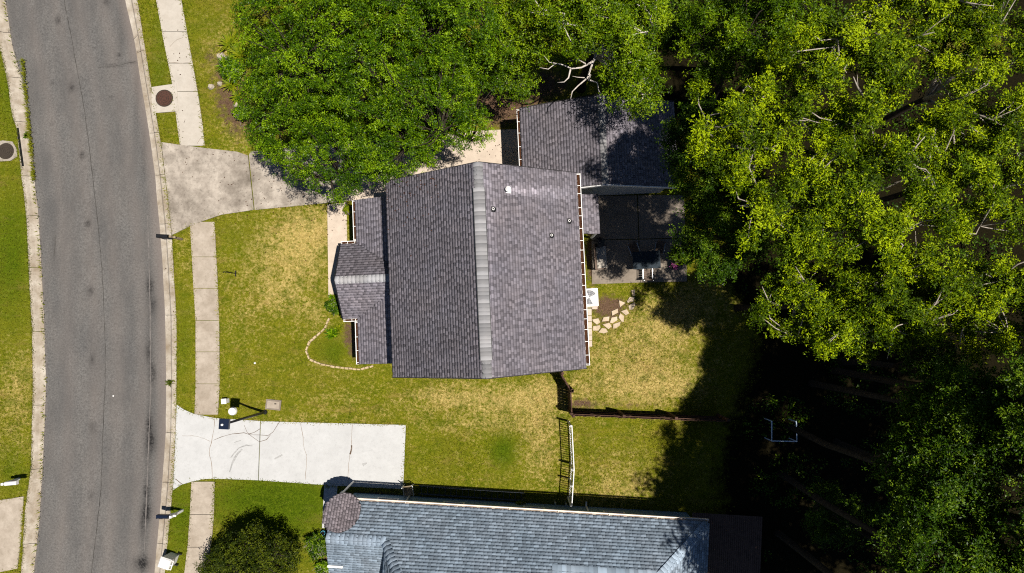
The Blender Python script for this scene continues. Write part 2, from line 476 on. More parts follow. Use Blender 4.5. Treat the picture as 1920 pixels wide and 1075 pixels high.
# ------------------------------------------------------------------ ground sheet, out to the horizon, sunk under the road
gx = np.concatenate([[-900, -300, -120, -60, -40], np.arange(-30, 30.01, 0.2), [40, 60, 120, 300, 900]])
gy = np.concatenate([[-900, -300, -120, -60, -35], np.arange(-24, 24.01, 0.2), [35, 60, 120, 300, 900]])
GX, GY = np.meshgrid(gx, gy)
vx, vy = GX.ravel(), GY.ravel()
roadmask = (vx > interp(L_OUT, vy) + 0.22) & (vx < interp(R_OUT, vy) - 0.22)
vz = np.where(roadmask, -0.45, 0.0)
inl = (np.abs(vx) < 29) & (np.abs(vy) < 23)
bump_ = (np.sin(vx * 0.9 + 1.3 * np.sin(vy * 0.6)) * np.cos(vy * 0.8 + vx * .2)) * 0.02
pav = np.zeros(vx.shape, bool)
for pl in PAVED: pav |= inside(pl, vx, vy)
vz = np.where(inl & ~roadmask & ~pav, vz + bump_ - 0.02, vz - np.where(roadmask, 0, 0.05))
nx, ny = len(gx), len(gy)
idx = np.arange(nx * ny).reshape(ny, nx)
F = np.stack([idx[:-1, :-1].ravel(), idx[:-1, 1:].ravel(), idx[1:, 1:].ravel(), idx[1:, :-1].ravel()], 1)
me = np_mesh('ground', np.stack([vx, vy, vz], 1), F)
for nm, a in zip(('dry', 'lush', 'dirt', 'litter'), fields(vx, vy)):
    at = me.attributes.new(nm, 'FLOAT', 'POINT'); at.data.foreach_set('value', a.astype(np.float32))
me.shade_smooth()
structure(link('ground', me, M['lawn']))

# ------------------------------------------------------------------ road
ROAD_Z = -0.11
ry = np.concatenate([np.arange(-160, -16, 4.0), np.arange(-16, 20, 0.1), np.arange(20, 164, 4.0)])
NU = 64
xl, xr = interp(L_IN, ry) - 0.05, interp(R_IN, ry) + 0.05
uu = np.linspace(0, 1, NU)
RX = xl[:, None] * (1 - uu) + xr[:, None] * uu
RY = np.repeat(ry[:, None], NU, 1)
RZ = ROAD_Z + 0.05 * np.sin(np.pi * uu)[None, :] * np.ones_like(RX)
idx = np.arange(RX.size).reshape(RX.shape)
F = np.stack([idx[:-1, :-1].ravel(), idx[:-1, 1:].ravel(), idx[1:, 1:].ravel(), idx[1:, :-1].ravel()], 1)
me = np_mesh('road', np.stack([RX.ravel(), RY.ravel(), RZ.ravel()], 1), F)
STAINS = [(107, 37, 5, 8, .9), (133, 164, 5, 8, .9), (152, 291, 5, 8, .9), (163, 419, 6, 9, .8), (169, 546, 6, 9, .7), (171, 675, 6, 9, .6), (172, 802, 7, 10, .6), (170, 931, 7, 10, .45),
          (198, 2, 6, 6, .8), (98, 154, 4, 4, .6), (206, 181, 3, 3, .6), (95, 232, 3, 3, .5), (222, 102, 4, 3, .8), (208, 122, 20, 3, .5), (245, 116, 10, 3, .5),
          (280, 537, 7, 14, .8), (286, 571, 6, 14, .7), (285, 700, 6, 18, .8), (276, 660, 5, 20, .6), (281, 829, 9, 22, 1.0), (278, 795, 5, 16, .8), (273, 922, 6, 18, .8), (273, 962, 8, 18, 1.1), (264, 1057, 14, 12, 1.1),
          (265, 985, 4, 18, .6), (225, 55, 8, 80, .25), (254, 180, 6, 80, .3), (268, 300, 5, 60, .3), (100, 460, 4, 50, .25)]
st = blobs(RX.ravel(), RY.ravel(), STAINS)
px_, py_ = to_px(RX.ravel(), RY.ravel())
track = np.interp(py_, [0, 400, 600, 720, 900, 1075], [247, 274, 280, 281, 275, 266])
st += 0.35 * np.exp(-((px_ - track) / 7) ** 2) * np.clip((py_ - 350) / 200, 0, 1)
wheel = sum(np.exp(-((np.tile(uu, len(ry)) - c_) / .05) ** 2) for c_ in (.2, .42, .6, .8))
worn = .22 * wheel + np.clip(1 - (1 - np.tile(uu, len(ry))) / 0.10, 0, 1) + 0.5 * np.clip(1 - np.tile(uu, len(ry)) / 0.03, 0, 1)
for nm, a in (('stain', st), ('worn', worn)):
    at = me.attributes.new(nm, 'FLOAT', 'POINT'); at.data.foreach_set('value', np.asarray(a, np.float32))
me.shade_smooth()
road = structure(link('road', me, M['asphalt']))

def ribbon(line, w, z, jitter=0.0, n=3):
    """thin flat strip along a pixel polyline"""
    pts = [P(a, b) for a, b in line]
    fine = []
    for a, b in zip(pts, pts[1:]):
        k = max(1, int((b - a).length / 0.25))
        fine += [a.lerp(b, i / k) for i in range(k)]
    fine.append(pts[-1])
    mb = MB()
    vs = []
    for i, p in enumerate(fine):
        d = (fine[min(i+1, len(fine)-1)] - fine[max(i-1, 0)]).normalized()
        s = Vector((-d.y, d.x, 0))
        q = p + s * random.uniform(-jitter, jitter)
        ww = w * random.uniform(0.45, 1.3) / 2
        zz = z(q) if callable(z) else z
        vs += [(q.x - s.x*ww, q.y - s.y*ww, zz), (q.x + s.x*ww, q.y + s.y*ww, zz)]
    mb.add(vs, [(2*i, 2*i+2, 2*i+3, 2*i+1) for i in range(len(fine) - 1)])
    return mb

def road_z(p):
    a, b = interp(L_IN, np.array([p.y]))[0], interp(R_IN, np.array([p.y]))[0]
    u = min(max((p.x - a) / (b - a), 0), 1)
    return ROAD_Z + 0.05 * math.sin(math.pi * u) + 0.006
ribbon([(117, -20), (121, 10), (132, 67), (144, 134), (154, 188), (161, 235), (169, 302), (176, 360), (183, 427), (188, 477), (193, 561), (196, 645), (196, 720), (192, 802), (188, 918), (180, 994), (170, 1075), (166, 1100)], 0.03, road_z, 0.012).build('centre_seam', M['seam'], road)
ribbon([(275, 404), (278, 494), (280, 595), (281, 720), (279, 786), (274, 918), (269, 1034)], 0.06, road_z, 0.01).build('groove', M['scrape'], road)
ribbon([(185, 126), (210, 124), (235, 118), (252, 114)], 0.03, road_z, 0.02).build('crack', M['seam'], road)
ribbon([(101, 440), (101, 462), (99, 480)], 0.03, road_z, 0.01).build('crack', M['seam'], road)
bl = MB().disc(P(211, 743) + Vector((0, 0, ROAD_Z + .045)), 0.045, 0.02, 9, 0.03).build('paper_cup', M['white']); tag(bl, 'tiny white scrap of litter lying on the asphalt', 'litter')

# kerbs: cast lengths with joints between them
def kerb(name, outer, inner, cuts, label, mat, lip=0.0):
    """cuts: pixel rows where a length of kerb ends; each length is a part"""
    root = structure(empty(name, P(outer[6][0], outer[6][1]), None, None), label)
    rows = [P(outer[0][0], c).y for c in cuts]
    for a, b in zip(rows, rows[1:]):
        ys = np.linspace(a - 0.012, b + 0.012, max(2, int(abs(a - b) / 0.35)))
        o_, i_ = interp(outer, ys), interp(inner, ys)
        vs, fs = [], []
        zt = 0.035 + random.uniform(-0.008, 0.008)
        for k, y in enumerate(ys):
            o, i = o_[k], i_[k]
            wob = random.uniform(-0.008, 0.008)
            prof = [(o + wob, -0.4), (o + wob, zt - 0.01), (o * .96 + i * .04, zt), (o * .62 + i * .38, zt - 0.005), (o * .45 + i * .55, ROAD_Z + 0.04), (i + wob, ROAD_Z + 0.018), (i + wob, -0.4)]
            vs += [(x, y, z) for x, z in prof]
        n = 7
        for k in range(len(ys) - 1):
            for j in range(n - 1):
                fs.append((k*n+j, k*n+j+1, (k+1)*n+j+1, (k+1)*n+j))
        fs += [tuple(range(n)), tuple((len(ys)-1)*n + j for j in range(n))[::-1]]
        MB().add(vs, fs).build('kerb_length', mat, root)
    return root
kerb('kerb_house_side', R_OUT, R_IN, [-700, -300, -80, 95, 249, 328, 420, 591, 716, 812, 905, 1020, 1120, 1500], 'pale concrete kerb along the house side of the road', M['kerb'])
kerb('kerb_far_side', L_OUT, L_IN, [-700, -250, -60, 60, 145, 228, 330, 404, 502, 622, 760, 880, 1020, 1130, 1500], 'weathered concrete kerb on the far side of the road, edged by ragged grass', M['kerb'])

# ------------------------------------------------------------------ pavements, drives, slabs
def slab(name, polys, z, mat, label, joint='slab', pieces=None):
    """polys: list of pixel outlines, each cast as its own piece"""
    if len(polys) == 1:
        o = MB().prism(XY(polys[0]), -0.18, z).build(name, mat)
        return structure(o, label)
    c = P(*polys[0][0])
    root = structure(empty(name, c, None, None), label)
    for p in polys:
        MB().prism(XY(p), -0.18, z + random.uniform(-.004, .004)).build(joint, M['porch_slab'] if p is polys[-1] and name == 'driveway_old' else mat, root)
    return root

def strip_slabs(left, right, cuts):
    """split a walk between two edges at pixel rows, with a narrow joint"""
    out = []
    li = lambda y: np.interp(y, [p[1] for p in left], [p[0] for p in left])
    ri = lambda y: np.interp(y, [p[1] for p in right], [p[0] for p in right])
    for a, b in zip(cuts, cuts[1:]):
        a2, b2 = a + 0.45, b - 0.45
        ys = np.linspace(a2, b2, 4)
        out.append([(li(y), y) for y in ys] + [(ri(y), y) for y in ys[::-1]])
    return out
walk1 = slab('pavement_north', strip_slabs([(270, -130)] + W1L, [(316, -130)] + W1R, [-120, -60, 0, 60, 119, 172, 274]), 0.022, M['walk_pale'], 'pale concrete pavement between the kerb strip and the big dense tree', 'pavement_slab')
walk2 = slab('pavement_middle', strip_slabs([(357, 420)] + W2L, [(401, 405)] + W2R, [416, 482, 541, 601, 660, 720, 778]), 0.022, M['walk'], 'tan concrete pavement running past the front lawn', 'pavement_slab')
walk3 = slab('pavement_south', strip_slabs(W3L + [(320, 1250)], W3R + [(362, 1250)], [903, 965, 1026, 1085, 1140, 1200]), 0.022, M['walk'], 'brownish concrete pavement beside the olive bush', 'pavement_slab')
drive1 = slab('driveway_old', [[(303, 267), (338, 272), (384, 278), (445, 285), (465, 292), (476, 394), (415, 403), (380, 415), (355, 425), (323, 441), (314, 360)],
      [(467, 291), (471, 284), (520, 280), (640, 268), (650, 377.5), (612, 381), (478, 394)], [(641, 268), (905, 245), (985, 242), (985, 345), (651, 377.5)]], 0.03, M['drive_old'], 'stained old concrete driveway running under the dense tree', 'driveway_slab')
drive2 = slab('driveway_new', [[(332, 759), (345, 768), (363, 776), (403, 784), (488, 789.5), (484, 900.5), (421, 898), (385, 898), (360, 903), (340, 909), (325, 919), (330, 812)],
      [(489.6, 789.6), (525, 791), (761, 797), (756, 917), (632, 911), (485.6, 900.6)]], 0.03, M['drive_new'], 'bright white concrete driveway with fine cracks', 'driveway_slab')
slab('entry_path', [STEPWALK], 0.026, M['drive_new'], 'short white concrete path under the made up shingle disc')
slab('porch_path', [PORCHWALK], 0.034, M['porch_slab'], 'cream concrete path along the front of the grey house')
slab('driveway_far', [LEFTDRIVE], 0.03, M['walk'], 'weathered concrete driveway apron across the road')
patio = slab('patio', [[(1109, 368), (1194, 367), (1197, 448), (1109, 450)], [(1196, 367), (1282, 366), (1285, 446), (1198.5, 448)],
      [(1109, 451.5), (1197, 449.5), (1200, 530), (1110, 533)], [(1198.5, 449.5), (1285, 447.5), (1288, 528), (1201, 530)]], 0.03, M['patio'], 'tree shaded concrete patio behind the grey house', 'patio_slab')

for line, w, mt in [
    ([(403, 785), (401, 805), (399, 820), (394, 840), (393, 852), (397, 870), (399, 898)], .03, 'crack_pale'),
    ([(401, 826), (415, 819), (436, 813), (458, 812), (470, 815), (487, 815), (503, 817), (512, 810), (519, 800), (525, 791)], .025, 'crack'),
    ([(458, 797), (463, 810), (472, 818), (484, 827), (487, 828), (500, 824), (508, 815)], .025, 'crack'),
    ([(466, 814), (477, 811), (489, 804)], .03, 'crack'),
    ([(563, 793), (567, 810), (571, 840), (575, 855), (573, 900)], .022, 'crack_pale'),
    ([(661, 796), (660, 828), (657, 850), (654, 870), (653, 908)], .026, 'crack_pale'),
    ([(660, 835), (660, 842), (657, 852)], .07, 'crack'),
    ([(342, 817), (370, 818), (395, 827)], .016, 'crack_pale'), ([(330, 898), (341, 907)], .03, 'crack')]:
    ribbon(line, w, 0.0385, 0.02).build('crack', M[mt], drive2)
for line, w in [([(431, 885), (436, 868), (446, 850), (455, 842)], .10), ([(433, 858), (448, 840), (462, 835), (474, 836)], .06), ([(680, 872), (688, 868)], .12), ([(515, 861), (530, 853)], .09), ([(440, 830), (452, 826)], .05)]:
    ribbon(line, w, 0.0395, 0.01).build('tyre_mark', M['tar'], drive2)
for par, line in ((walk1, [(319, 88), (332, 75), (344, 71)]), (walk1, [(317, 117), (340, 119), (358, 118)]), (walk1, [(370, 270), (375, 262), (380, 257)])):
    ribbon(line, .02, 0.032, 0.01).build('crack', M['crack_pale'], par)
for line in ([(250, 73), (262, 61), (267, 57)], [(255, 99), (270, 94)]):
    ribbon(line, .02, 0.046, 0.01).build('crack', M['crack_pale'], walk1)

# manhole slab by the pavement, and the storm drain across the road
def manhole(c, r, mat, label, slabpoly=None, slabmat=None):
    root = empty('manhole_cover', c, label, 'manhole')
    if slabpoly:
        MB().prism(XY(slabpoly), -0.15, 0.042).build('collar', slabmat, root)
    z = c.z
    b = MB().disc(c + Vector((0, 0, 0.002)), r, 0.014, 32)
    b.build('frame', M['iron_dark'], root)
    cv = MB().disc(c + Vector((0, 0, 0.01)), r * 0.88, 0.014, 32).build('cover', mat, root)
    for rr in (0.28, 0.52, 0.74):
        MB().tube([c + Vector((math.cos(t_) * r * rr, math.sin(t_) * r * rr, 0.026)) for t_ in np.linspace(0, 2 * math.pi, 29)], .012, 4, False).build('tread_ring', M['iron_dark'], cv)
    return root
manhole(P(309, 185) + Vector((0, 0, 0.042)), 0.46, M['iron'], 'rusty round manhole cover set in a pale square slab beside the pavement', [(285, 164), (332, 157), (335, 209), (286, 213)], M['walk_pale'])
manhole(P(12, 284) + Vector((0, 0, 0.03)), 0.43, M['iron_dark'], 'dark iron drain cover in the far verge behind the kerb inlet', [(-14, 268), (6, 264), (24, 266), (32, 280), (33, 294), (20, 302), (-14, 304)], M['drive_old'])
di = MB().bar(P(33, 240, 0.04), P(43, 312, 0.04), 0.11, 0.02).build('storm_drain_slot', M['void']); tag(di, 'long black storm drain slot in the far kerb', 'drain')

# ------------------------------------------------------------------ shingled roofs
TINTS = [0.62, 0.76, 0.9, 1.0, 1.14, 1.34]
def tab_geo(w, L, th, expo):
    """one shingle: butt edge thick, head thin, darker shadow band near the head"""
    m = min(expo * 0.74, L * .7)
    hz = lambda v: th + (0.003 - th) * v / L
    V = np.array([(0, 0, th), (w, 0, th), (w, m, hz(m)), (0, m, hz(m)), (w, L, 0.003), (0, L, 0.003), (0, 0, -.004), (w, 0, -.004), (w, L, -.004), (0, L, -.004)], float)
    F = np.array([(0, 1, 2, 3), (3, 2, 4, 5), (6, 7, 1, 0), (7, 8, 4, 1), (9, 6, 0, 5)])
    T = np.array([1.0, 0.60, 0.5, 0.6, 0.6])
    return V, F, T

class Shingler:
    """collects the tabs of one building's roof; the nearest become single objects, the rest one joined part"""
    def __init__(s, mat, expo=0.143, w=0.30):
        s.mat, s.expo, s.w, s.tabs, s.wash, s.even = mat, expo, w, [], None, .25
    def plane(s, pts, shade=1.0):
        """pts: outline in 3-D, first two are the low edge seen left to right from below"""
        A, B = Vector(pts[0]), Vector(pts[1])
        u = (B - A).normalized()
        n = (B - A).cross(Vector(pts[2]) - A).normalized()
        if n.z < 0: n = -n; 
        v = n.cross(u)
        if v.z < 0:
            u = -u; v = n.cross(u)
        uv = [((Vector(p) - A).dot(u), (Vector(p) - A).dot(v)) for p in pts]
        vmax = max(q[1] for q in uv); vmin = min(q[1] for q in uv)
        M_ = Matrix((u, v, n)).transposed()
        j = 0
        vv = vmin
        while vv < vmax - 0.03:
            vm = min(vv + s.expo * 0.5, vmax - 0.005)
            xs = []
            k = len(uv)
            for i in range(k):
                (a, b), (c, d) = uv[i], uv[(i + 1) % k]
                if (b > vm) != (d > vm):
                    xs.append(a + (c - a) * (vm - b) / (d - b))
            xs.sort()
            for x0, x1 in zip(xs[::2], xs[1::2]):
                x = x0 - random.uniform(0, s.w * 1.6)
                hi = False
                while x < x1:
                    hi = not hi
                    w = (random.choice((.54, .6, .68)) if hi else random.choice((.36, .42, .48))) * s.w
                    a, b = max(x, x0), min(x + w, x1)
                    if b - a > 0.03:
                        pp = A + u * a + v * vv + n * 0.004
                        if random.random() < s.even: ti = random.choice((.68, .8, .92, 1.0, 1.12, 1.35)) if s.even > 1 else random.choice((.8, .9, 1.0, 1.15, 1.3))
                        else: ti = random.choice((.9, 1.0, 1.1, 1.3)) if hi else random.choice((.55, .65, .75, .95))
                        if s.wash: ti = round(ti * s.wash(pp), 2)
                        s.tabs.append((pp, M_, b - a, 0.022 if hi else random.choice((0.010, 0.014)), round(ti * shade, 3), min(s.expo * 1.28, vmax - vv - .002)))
                    x += w
            vv += s.expo
            j += 1
        return s
    def finish(s, roof, n_single=300):
        expo = s.expo
        s.tabs.sort(key=lambda t: -t[0].z)
        # full-width tabs share a few meshes
        cache = {}
        single, rest = [], []
        for t in s.tabs:
            (single if len(single) < n_single else rest).append(t)
        for p, M_, w, th, ti, L in single:
            wq = round(w / 0.02) * 0.02
            key = (round(wq, 3), th, ti, round(L, 3))
            if key not in cache:
                V, F, T = tab_geo(max(wq, .02) - 0.004, L, th, expo)
                me = np_mesh('shingle', V, F, {'tint': T * ti})
                me.materials.append(s.mat)
                cache[key] = me
            o = bpy.data.objects.new('shingle', cache[key])
            COL.objects.link(o)
            o.matrix_basis = Matrix.Translation(p) @ M_.to_4x4()
            o.parent = roof
            o.matrix_parent_inverse = roof.matrix_basis.inverted()
        VV, FF, TT, off = [], [], [], 0
        for p, M_, w, th, ti, L in rest:
            V, F, T = tab_geo(w - 0.004, L, th, expo)
            m = np.array(M_)
            VV.append(V @ m.T + np.array(p)); FF.append(F + off); TT.append(T * ti); off += len(V)
        if VV:
            me = np_mesh('shingle_courses', np.concatenate(VV), np.concatenate(FF), {'tint': np.concatenate(TT)})
            o = link('shingle_courses', me, s.mat, roof)
            o['kind'] = 'stuff'

def sheet(mb, pts, t=0.12):
    """a roof plane as a slab of thickness t hanging below its top"""
    pts = [Vector(p) for p in pts]
    n = (pts[1] - pts[0]).cross(pts[2] - pts[0]).normalized()
    if n.z < 0: n = -n
    k = len(pts)
    lo = [p - Vector((0, 0, t)) for p in pts]
    return mb.add(pts + lo, [tuple(range(k)), tuple(range(k, 2 * k))[::-1]] + [(i, k + i, k + (i+1) % k, (i+1) % k) for i in range(k)])

def ridge_caps(a, b, roof, mat, slopes, w=0.26, expo=0.2, tints=(0.9, 1.6), lift=0.03):
    """bent cap shingles laid along a ridge or hip from a to b; slopes: drop per metre on each side"""
    a, b = Vector(a), Vector(b)
    d = b - a
    n = max(1, int(d.length / expo))
    u = d.normalized()
    s = Vector((u.y, -u.x, 0)).normalized()
    up = s.cross(u).normalized()
    if up.z < 0: up = -up
    M_ = Matrix((s, u, up)).transposed()
    cache = {}
    for i in range(n):
        ti = random.choice(np.linspace(tints[0], tints[1], 6).round(3).tolist())
        if ti not in cache:
            L = expo * 1.2
            h0, h1 = lift + 0.022, lift + 0.002
            V = np.array([(-w/2, 0, h0 - slopes[0]*w/2), (0, 0, h0), (w/2, 0, h0 - slopes[1]*w/2), (w/2, L, h1 - slopes[1]*w/2), (0, L, h1), (-w/2, L, h1 - slopes[0]*w/2),
                          (-w/2, 0, -slopes[0]*w/2), (0, 0, 0), (w/2, 0, -slopes[1]*w/2)])
            F_ = np.array([(0, 1, 4, 5), (1, 2, 3, 4), (6, 7, 1, 0), (7, 8, 2, 1)])
            me = np_mesh('ridge_cap', V, F_, {'tint': np.array([ti, ti, .4, .4])})
            me.materials.append(mat); cache[ti] = me
        o = bpy.data.objects.new('ridge_cap', cache[ti]); COL.objects.link(o)
        o.matrix_basis = Matrix.Translation(a + u * (d.length / n) * i) @ M_.to_4x4()
        o.parent = roof
        o.matrix_parent_inverse = roof.matrix_basis.inverted()

def gutter(house, a, b, mat, w=0.13, every=0.62, side=None, debris=True):
    """open box gutter from a to b (outer side = left of a->b unless given) with leaf litter and cross straps"""
    a, b = Vector(a), Vector(b)
    u = (b - a).normalized()
    s = side.normalized() if side else Vector((-u.y, u.x, 0))
    g = MB()
    L = (b - a).length
    m = Matrix((u, s, Vector((0, 0, 1)))).transposed()
    c = (a + b) / 2
    g.box(c + s * (w - .008) + Vector((0, 0, -.05)), (L, .03, .115), m=m)
    g.box(c + s * .006 + Vector((0, 0, -.06)), (L, .012, .10), m=m)
    g.box(c + s * w / 2 + Vector((0, 0, -.105)), (L - .002, w - .05, .012), m=m)
    for e in (a + u * .006, b - u * .006):
        g.box(e + s * w / 2 + Vector((0, 0, -.052)), (.012, w - .044, .10), m=m)
    go = g.build('gutter', mat, house)
    if debris:
        n = max(2, int(L / 0.12))
        vs = []
        for i in range(n + 1):
            p = a + u * (0.014 + (L - .028) * i / n)
            z = -0.045 + random.uniform(-.03, .022)
            vs += [p + s * .014 + Vector((0, 0, z + random.uniform(-.01, .01))), p + s * (w / 2) + Vector((0, 0, z + .012)), p + s * (w - .026) + Vector((0, 0, z + random.uniform(-.01, .01)))]
        fs = []
        for i in range(n):
            for j in range(2): fs.append((3*i+j, 3*i+3+j, 3*i+4+j, 3*i+1+j))
        MB().add(vs, fs).build('leaf_litter', M['debris'], go)
    k = max(1, int(L / every))
    cache = None
    for i in range(k + 1):
        p = a + u * min(max(L * i / k + random.uniform(-.1, .1), .05), L - .05) + s * w / 2 + Vector((0, 0, .004))
        if cache is None:
            st_ = MB().box((0, 0, 0), (.024, w + .02, .012)).build('gutter_strap', mat, go)
            cache = st_.data
        else:
            st_ = link('gutter_strap', cache, mat, go)
        st_.matrix_basis = Matrix.Translation(p) @ m.to_4x4()
    return go

class Frame:
    def __init__(s, x, y, rot):
        s.o = Vector((x, y, 0)); s.c, s.s = math.cos(rot), math.sin(rot); s.rot = rot
    def __call__(s, u, v, z=0.0):
        return Vector((s.o.x + u * s.c - v * s.s, s.o.y + u * s.s + v * s.c, z))

def wall_run(house, pts, z1, mat, name='wall', t=0.16):
    """wall of horizontal siding boards under a roof: one solid part"""
    for a, b in zip(pts, pts[1:]):
        a, b = Vector(a), Vector(b)
        u = (b - a).normalized()
        mb = MB()
        h = 0.0
        m = Matrix((u, Vector((-u.y, u.x, 0)), Vector((0, 0, 1)))).transposed()
        while h < z1 - 0.02:
            e = min(0.18, z1 - h)
            c = (a + b) / 2 + Vector((0, 0, h + e / 2))
            vs = [(-1, -t/2 - .012, -e/2), (1, -t/2 - .012, -e/2), (1, t/2 + .012, -e/2), (-1, t/2 + .012, -e/2), (-1, -t/2, e/2), (1, -t/2, e/2), (1, t/2, e/2), (-1, t/2, e/2)]
            hl = (b - a).length / 2 - t / 2 - 0.014
            mb.add([c + m @ Vector((x * hl, y, z)) for x, y, z in vs], [(3, 2, 1, 0), (4, 5, 6, 7), (0, 1, 5, 4), (1, 2, 6, 5), (2, 3, 7, 6), (3, 0, 4, 7)])
            h += e
        mb.box(a + Vector((0, 0, z1 / 2)), (t + .03, t + .03, z1), math.atan2(u.y, u.x))
        mb.build(name, mat, house)

def window(house, c, w, h, nrm, mat_f):
    """framed sash window on a wall, nrm = outward direction"""
    n = Vector(nrm).normalized(); u = Vector((-n.y, n.x, 0))
    m = Matrix((u, n, Vector((0, 0, 1)))).transposed()
    c = Vector(c)
    g = MB().box(c + n * .10, (w, .02, h), m=m).build('window', M['glass'], house)
    f = MB()
    for sx in (-1, 1): f.box(c + n * .12 + u * sx * w / 2, (.07, .06, h + .14), m=m)
    for sz in (-1, 0, 1): f.box(c + n * .118 + Vector((0, 0, sz * h / 2)), (w - .07, .05, .07), m=m)
    f.build('window_frame', mat_f, g)
    return g

# ------------------------------------------------------------------ the grey house
HF = Frame(-1.2, 2.03, R(2.6))
EW, EL, ZE, ZR = 4.30, 4.39, 5.0, 7.95
house = empty('grey_house', HF(0, 0), 'grey shingled two storey house with a broad gable roof in the middle', 'house')
wall_run(house, [HF(-3.8, -3.95), HF(3.8, -3.95), HF(3.8, 3.95), HF(-3.8, 3.95), HF(-3.8, -3.95)], 4.85, M['siding'])
for sv in (-1, 1):
    g = MB(); v = sv * 3.95
    g.add([HF(-3.85, v - .08, 4.85), HF(3.85, v - .08, 4.85), HF(0, v - .08, 7.6), HF(-3.85, v + .08, 4.85), HF(3.85, v + .08, 4.85), HF(0, v + .08, 7.6)], [(0, 1, 2), (5, 4, 3), (0, 3, 4, 1), (1, 4, 5, 2), (2, 5, 3, 0)])
    g.build('gable_wall', M['siding'], house)
    for wx in (-2, 2):
        window(house, HF(wx, v, 1.5), 0.9, 1.3, HF(0, sv) - HF(0, 0), M['white'])
        window(house, HF(wx, v, 4.0), 0.9, 1.2, HF(0, sv) - HF(0, 0), M['white'])
for wv in (-2.6, 0, 2.6):
    window(house, HF(3.8, wv, 4.0), 0.9, 1.1, HF(1, 0) - HF(0, 0), M['white'])
    window(house, HF(-3.8, wv, 4.25), 0.9, 0.8, HF(-1, 0) - HF(0, 0), M['white'])

NWc, SWc, NEc, SEc = HF(-EW, EL, ZE), HF(-EW, -EL, ZE), HF(EW, EL, ZE), HF(EW, -EL, ZE)
RN, RS = HF(0, EL, ZR), HF(0, -EL, ZR)
rb = MB()
sheet(rb, [NWc, SWc, RS, RN]); sheet(rb, [SEc, NEc, RN, RS])
main_roof = rb.build('roof', M['deck'], house)
sh = Shingler(M['shingle'])
def wash(p):
    """mineral runoff below the flue lightens the shingles; a grey patch above"""
    qx, qy = to_px(p.x, p.y, p.z)
    k = 1.0
    if 955 < qx < 1085:
        wdt = 5 + (qx - 955) * .05
        k += 1.7 * math.exp(-((qy - 360 - (qx - 955) * .06) / wdt) ** 2) * max(0, 1 - (qx - 955) / 140)
    k += .3 * math.exp(-((qx - 920) / 14) ** 2)
    return round(k * 20) / 20
sh.wash = wash
sh.plane([NWc, SWc, RS, RN]); sh.plane([SEc, NEc, RN, RS])
for a, b, c_ in ((NWc, RN, 1), (RN, NEc, 1), (SWc, RS, -1), (RS, SEc, -1)):
    o_ = HF(0, c_ * 0.02) - HF(0, 0)
    MB().bar(a + o_ - Vector((0, 0, .10)), b + o_ - Vector((0, 0, .10)), .03, .16).build('rake_board', M['deck'], main_roof)

# ridge vent: raised strip, capped
u_ = (RS - RN).normalized()
rv0, rv1 = RN + u_ * 1.05, RS - u_ * 0.75
vent_ = MB()
for s_ in (-1, 1):
    off = HF(s_ * 0.185, 0) - HF(0, 0)
    vent_.bar(rv0 + off + Vector((0, 0, -.10)), rv1 + off + Vector((0, 0, -.10)), .14, .10)
vent_.build('ridge_vent', M['black'], main_roof)
ridge_caps(RN, rv0, main_roof, M['shingle_cap'], (.68, .68), .40, .16, (1.1, 1.6), .02)
ridge_caps(rv1, RS, main_roof, M['shingle_cap'], (.68, .68), .40, .16, (1.1, 1.6), .02)
ridge_caps(rv0, rv1, main_roof, M['shingle_cap'], (.34, .34), .46, .16, (1.25, 2.1), .05)
gutter(house, SEc + HF(.01, .12) - HF(0, 0) - Vector((0, 0, .03)), NEc + HF(.01, -.02) - HF(0, 0) - Vector((0, 0, .03)), M['white'], .17, .48, HF(1, 0) - HF(0, 0))

# pipe vents through the east slope
def on_east(px, py):
    q = None
    z = 6.0
    for _ in range(12):
        q = P(px, py, z)
        uu_ = (q - HF.o).dot(HF(1, 0) - HF(0, 0))
        z = ZR - (ZR - ZE) * uu_ / EW
    return Vector((q.x, q.y, z))
def pipe_vent(px, py, r, h, mp, mflash, big=False):
    p = on_east(px, py)
    sl = math.atan((ZR - ZE) / EW)
    m = Matrix.Rotation(HF.rot, 3, 'Z') @ Matrix.Rotation(sl, 3, 'Y')
    v = MB().disc(p - Vector((0, 0, .12)), r, h + .12, 14).build('vent_pipe', mp, main_roof)
    MB().disc(p + Vector((0, 0, h - .02)), r * .62, .026, 12).build('pipe_mouth', M['void'] if not big else M['white'], v)
    MB().box(p + Vector((0, 0, .022)), (.20, .24, .012), m=m).build('flashing', M['deck'], v)
    MB().disc(p + Vector((0, 0, .02)), r * 2.2, .06, 14, r * 1.3).build('boot', mflash, v)
pipe_vent(925, 393, .055, .20, M['white'], M['black'])
pipe_vent(1067, 415, .055, .20, M['white'], M['black'])
pipe_vent(1034, 442, .055, .20, M['white'], M['black'])
p_ = on_east(953, 357)
vb = MB().disc(p_ - Vector((0, 0, .1)), .075, .42, 16).build('flue', M['white'], main_roof)
MB().disc(p_ + Vector((0, 0, .30)), .12, .06, 16, .04).build('flue_cap', M['white'], vb)
MB().box(p_ + Vector((0, 0, .025)), (.26, .26, .012), m=Matrix.Rotation(HF.rot, 3, 'Z') @ Matrix.Rotation(math.atan((ZR - ZE) / EW), 3, 'Y')).build('flashing', M['white'], vb)

